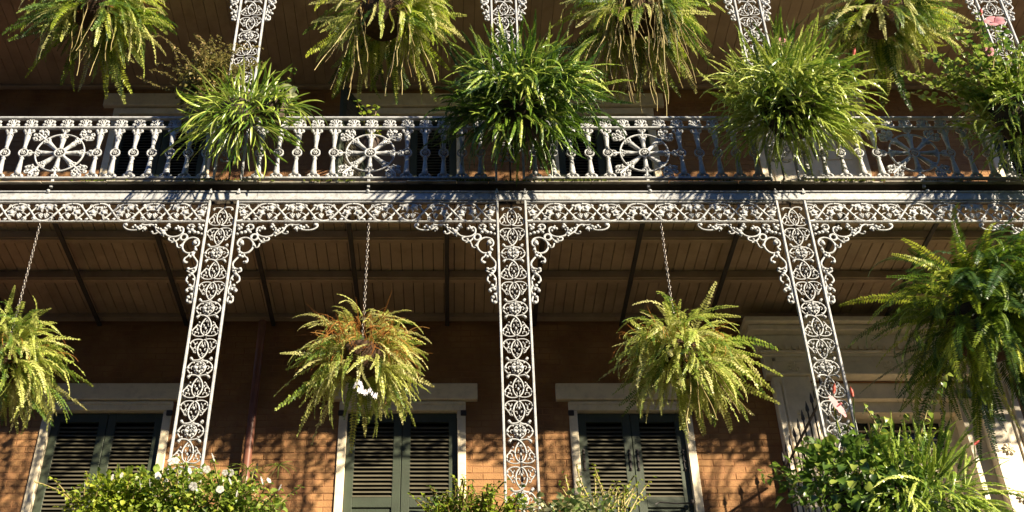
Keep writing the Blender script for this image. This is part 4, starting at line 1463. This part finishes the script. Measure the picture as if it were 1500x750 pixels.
ball(t, [(m_, 0) for m_ in L_IVY], 420, (0, -0.05, 0.06), (0.40, 0.24, 0.22), (0.8, 1.2), "leaf", cap=150)
shrub(t, L_IVY, 40, (0.36, 0.18), 0.26, 0.5, 0.045, (0.8, 1.2), 290)
t = thing("asparagus_fern", "light feathery plant left of the middle column at the bottom edge", "plant", (0.18, -0.18, 5.27), G_L)
planter(t, 0.20, 0.16, 0.26)
shrub(t, L_LIME, 80, (0.22, 0.15), 0.42, 0.35, 0.032, (0.5, 0.85), 200)
shrub(t, L_LIME + L_SMALL, 80, (0.40, 0.16), 0.32, 0.4, 0.045, (0.7, 1.0), 90)
for k in range(11):
    put(B_STRAP[1], t, k * 2 * pi / 11, rg.uniform(-0.1, 0.2), (0.12, -0.14, 0.24), 0.48, "blade")
t = thing("wispy_sprigs", "thin flowering sprigs before the right window shutter at the bottom edge", "plant", (1.16, -0.16, 5.35), G_L)
planter(t, 0.12, 0.10, 0.2)
shrub(t, L_LIME, 34, (0.24, 0.10), 0.50, 0.3, 0.045, (0.45, 0.75), 260)
t = thing("hibiscus_bush", "big leafy bush with drooping fronds and a pink bloom below the right column", "shrub", (3.24, -0.26, 5.54), G_L)
planter(t, 0.34, 0.22, 0.36)
shrub(t, L_HIB, 46, (0.56, 0.22), 0.56, 0.4, 0.055, (0.65, 1.1), 280, off=(-0.05, 0, 0))
shrub(t, L_HIB, 5, (0.10, 0.10), 0.95, 0.12, 0.055, (0.55, 0.95), 60, off=(0.28, 0, 0.05))
LB = [(m_, 0) for m_ in L_HIB]
ball(t, F_SWORD, 420, (0.30, -0.14, -0.16), (0.50, 0.34, 0.30), (0.7, 1.25), cap=150)
ball(t, LB, 700, (-0.12, -0.20, -0.02), (0.60, 0.34, 0.38), (0.7, 1.2), "leaf", cap=150)
bloom(t, P_FLOWER, (-0.20, -0.24, 0.64), (1.0, 1.0, 0.3), 1.25)
bloom(t, BUD, (-0.17, -0.18, 0.80), (0.2, 0.2, 0), 1.1)
bloom(t, BUD, (-0.02, -0.18, 0.77), (0.1, -0.1, 0), 1.1)
bloom(t, BUD, (0.80, -0.26, 0.30), (0.1, 0.8, 0), 1.0)

# moss on the ledge
mb = MB()
q = random.Random(8)
for i in range(2600):
    x = q.uniform(-5.5, 7)
    if sin(x * 2.1) + sin(x * 5.3 + 1) + q.uniform(-1.1, 1.1) < 0.5: continue
    y = -0.055 + abs(q.gauss(0, 0.02))
    z = 8.899
    h = q.uniform(0.006, 0.022)
    a = q.uniform(0, pi)
    r = q.uniform(0.008, 0.02)
    mb.add([(x - r * cos(a), y - r * sin(a), z - 0.008), (x + r * cos(a), y + r * sin(a), z - 0.008), (x + q.uniform(-.01, .01), y - 0.008, z + h), ], [(0, 1, 2)])
ob = mb.build("moss", MOSS, balc, kind="stuff")
ob.location = (0, 0, -8.7)
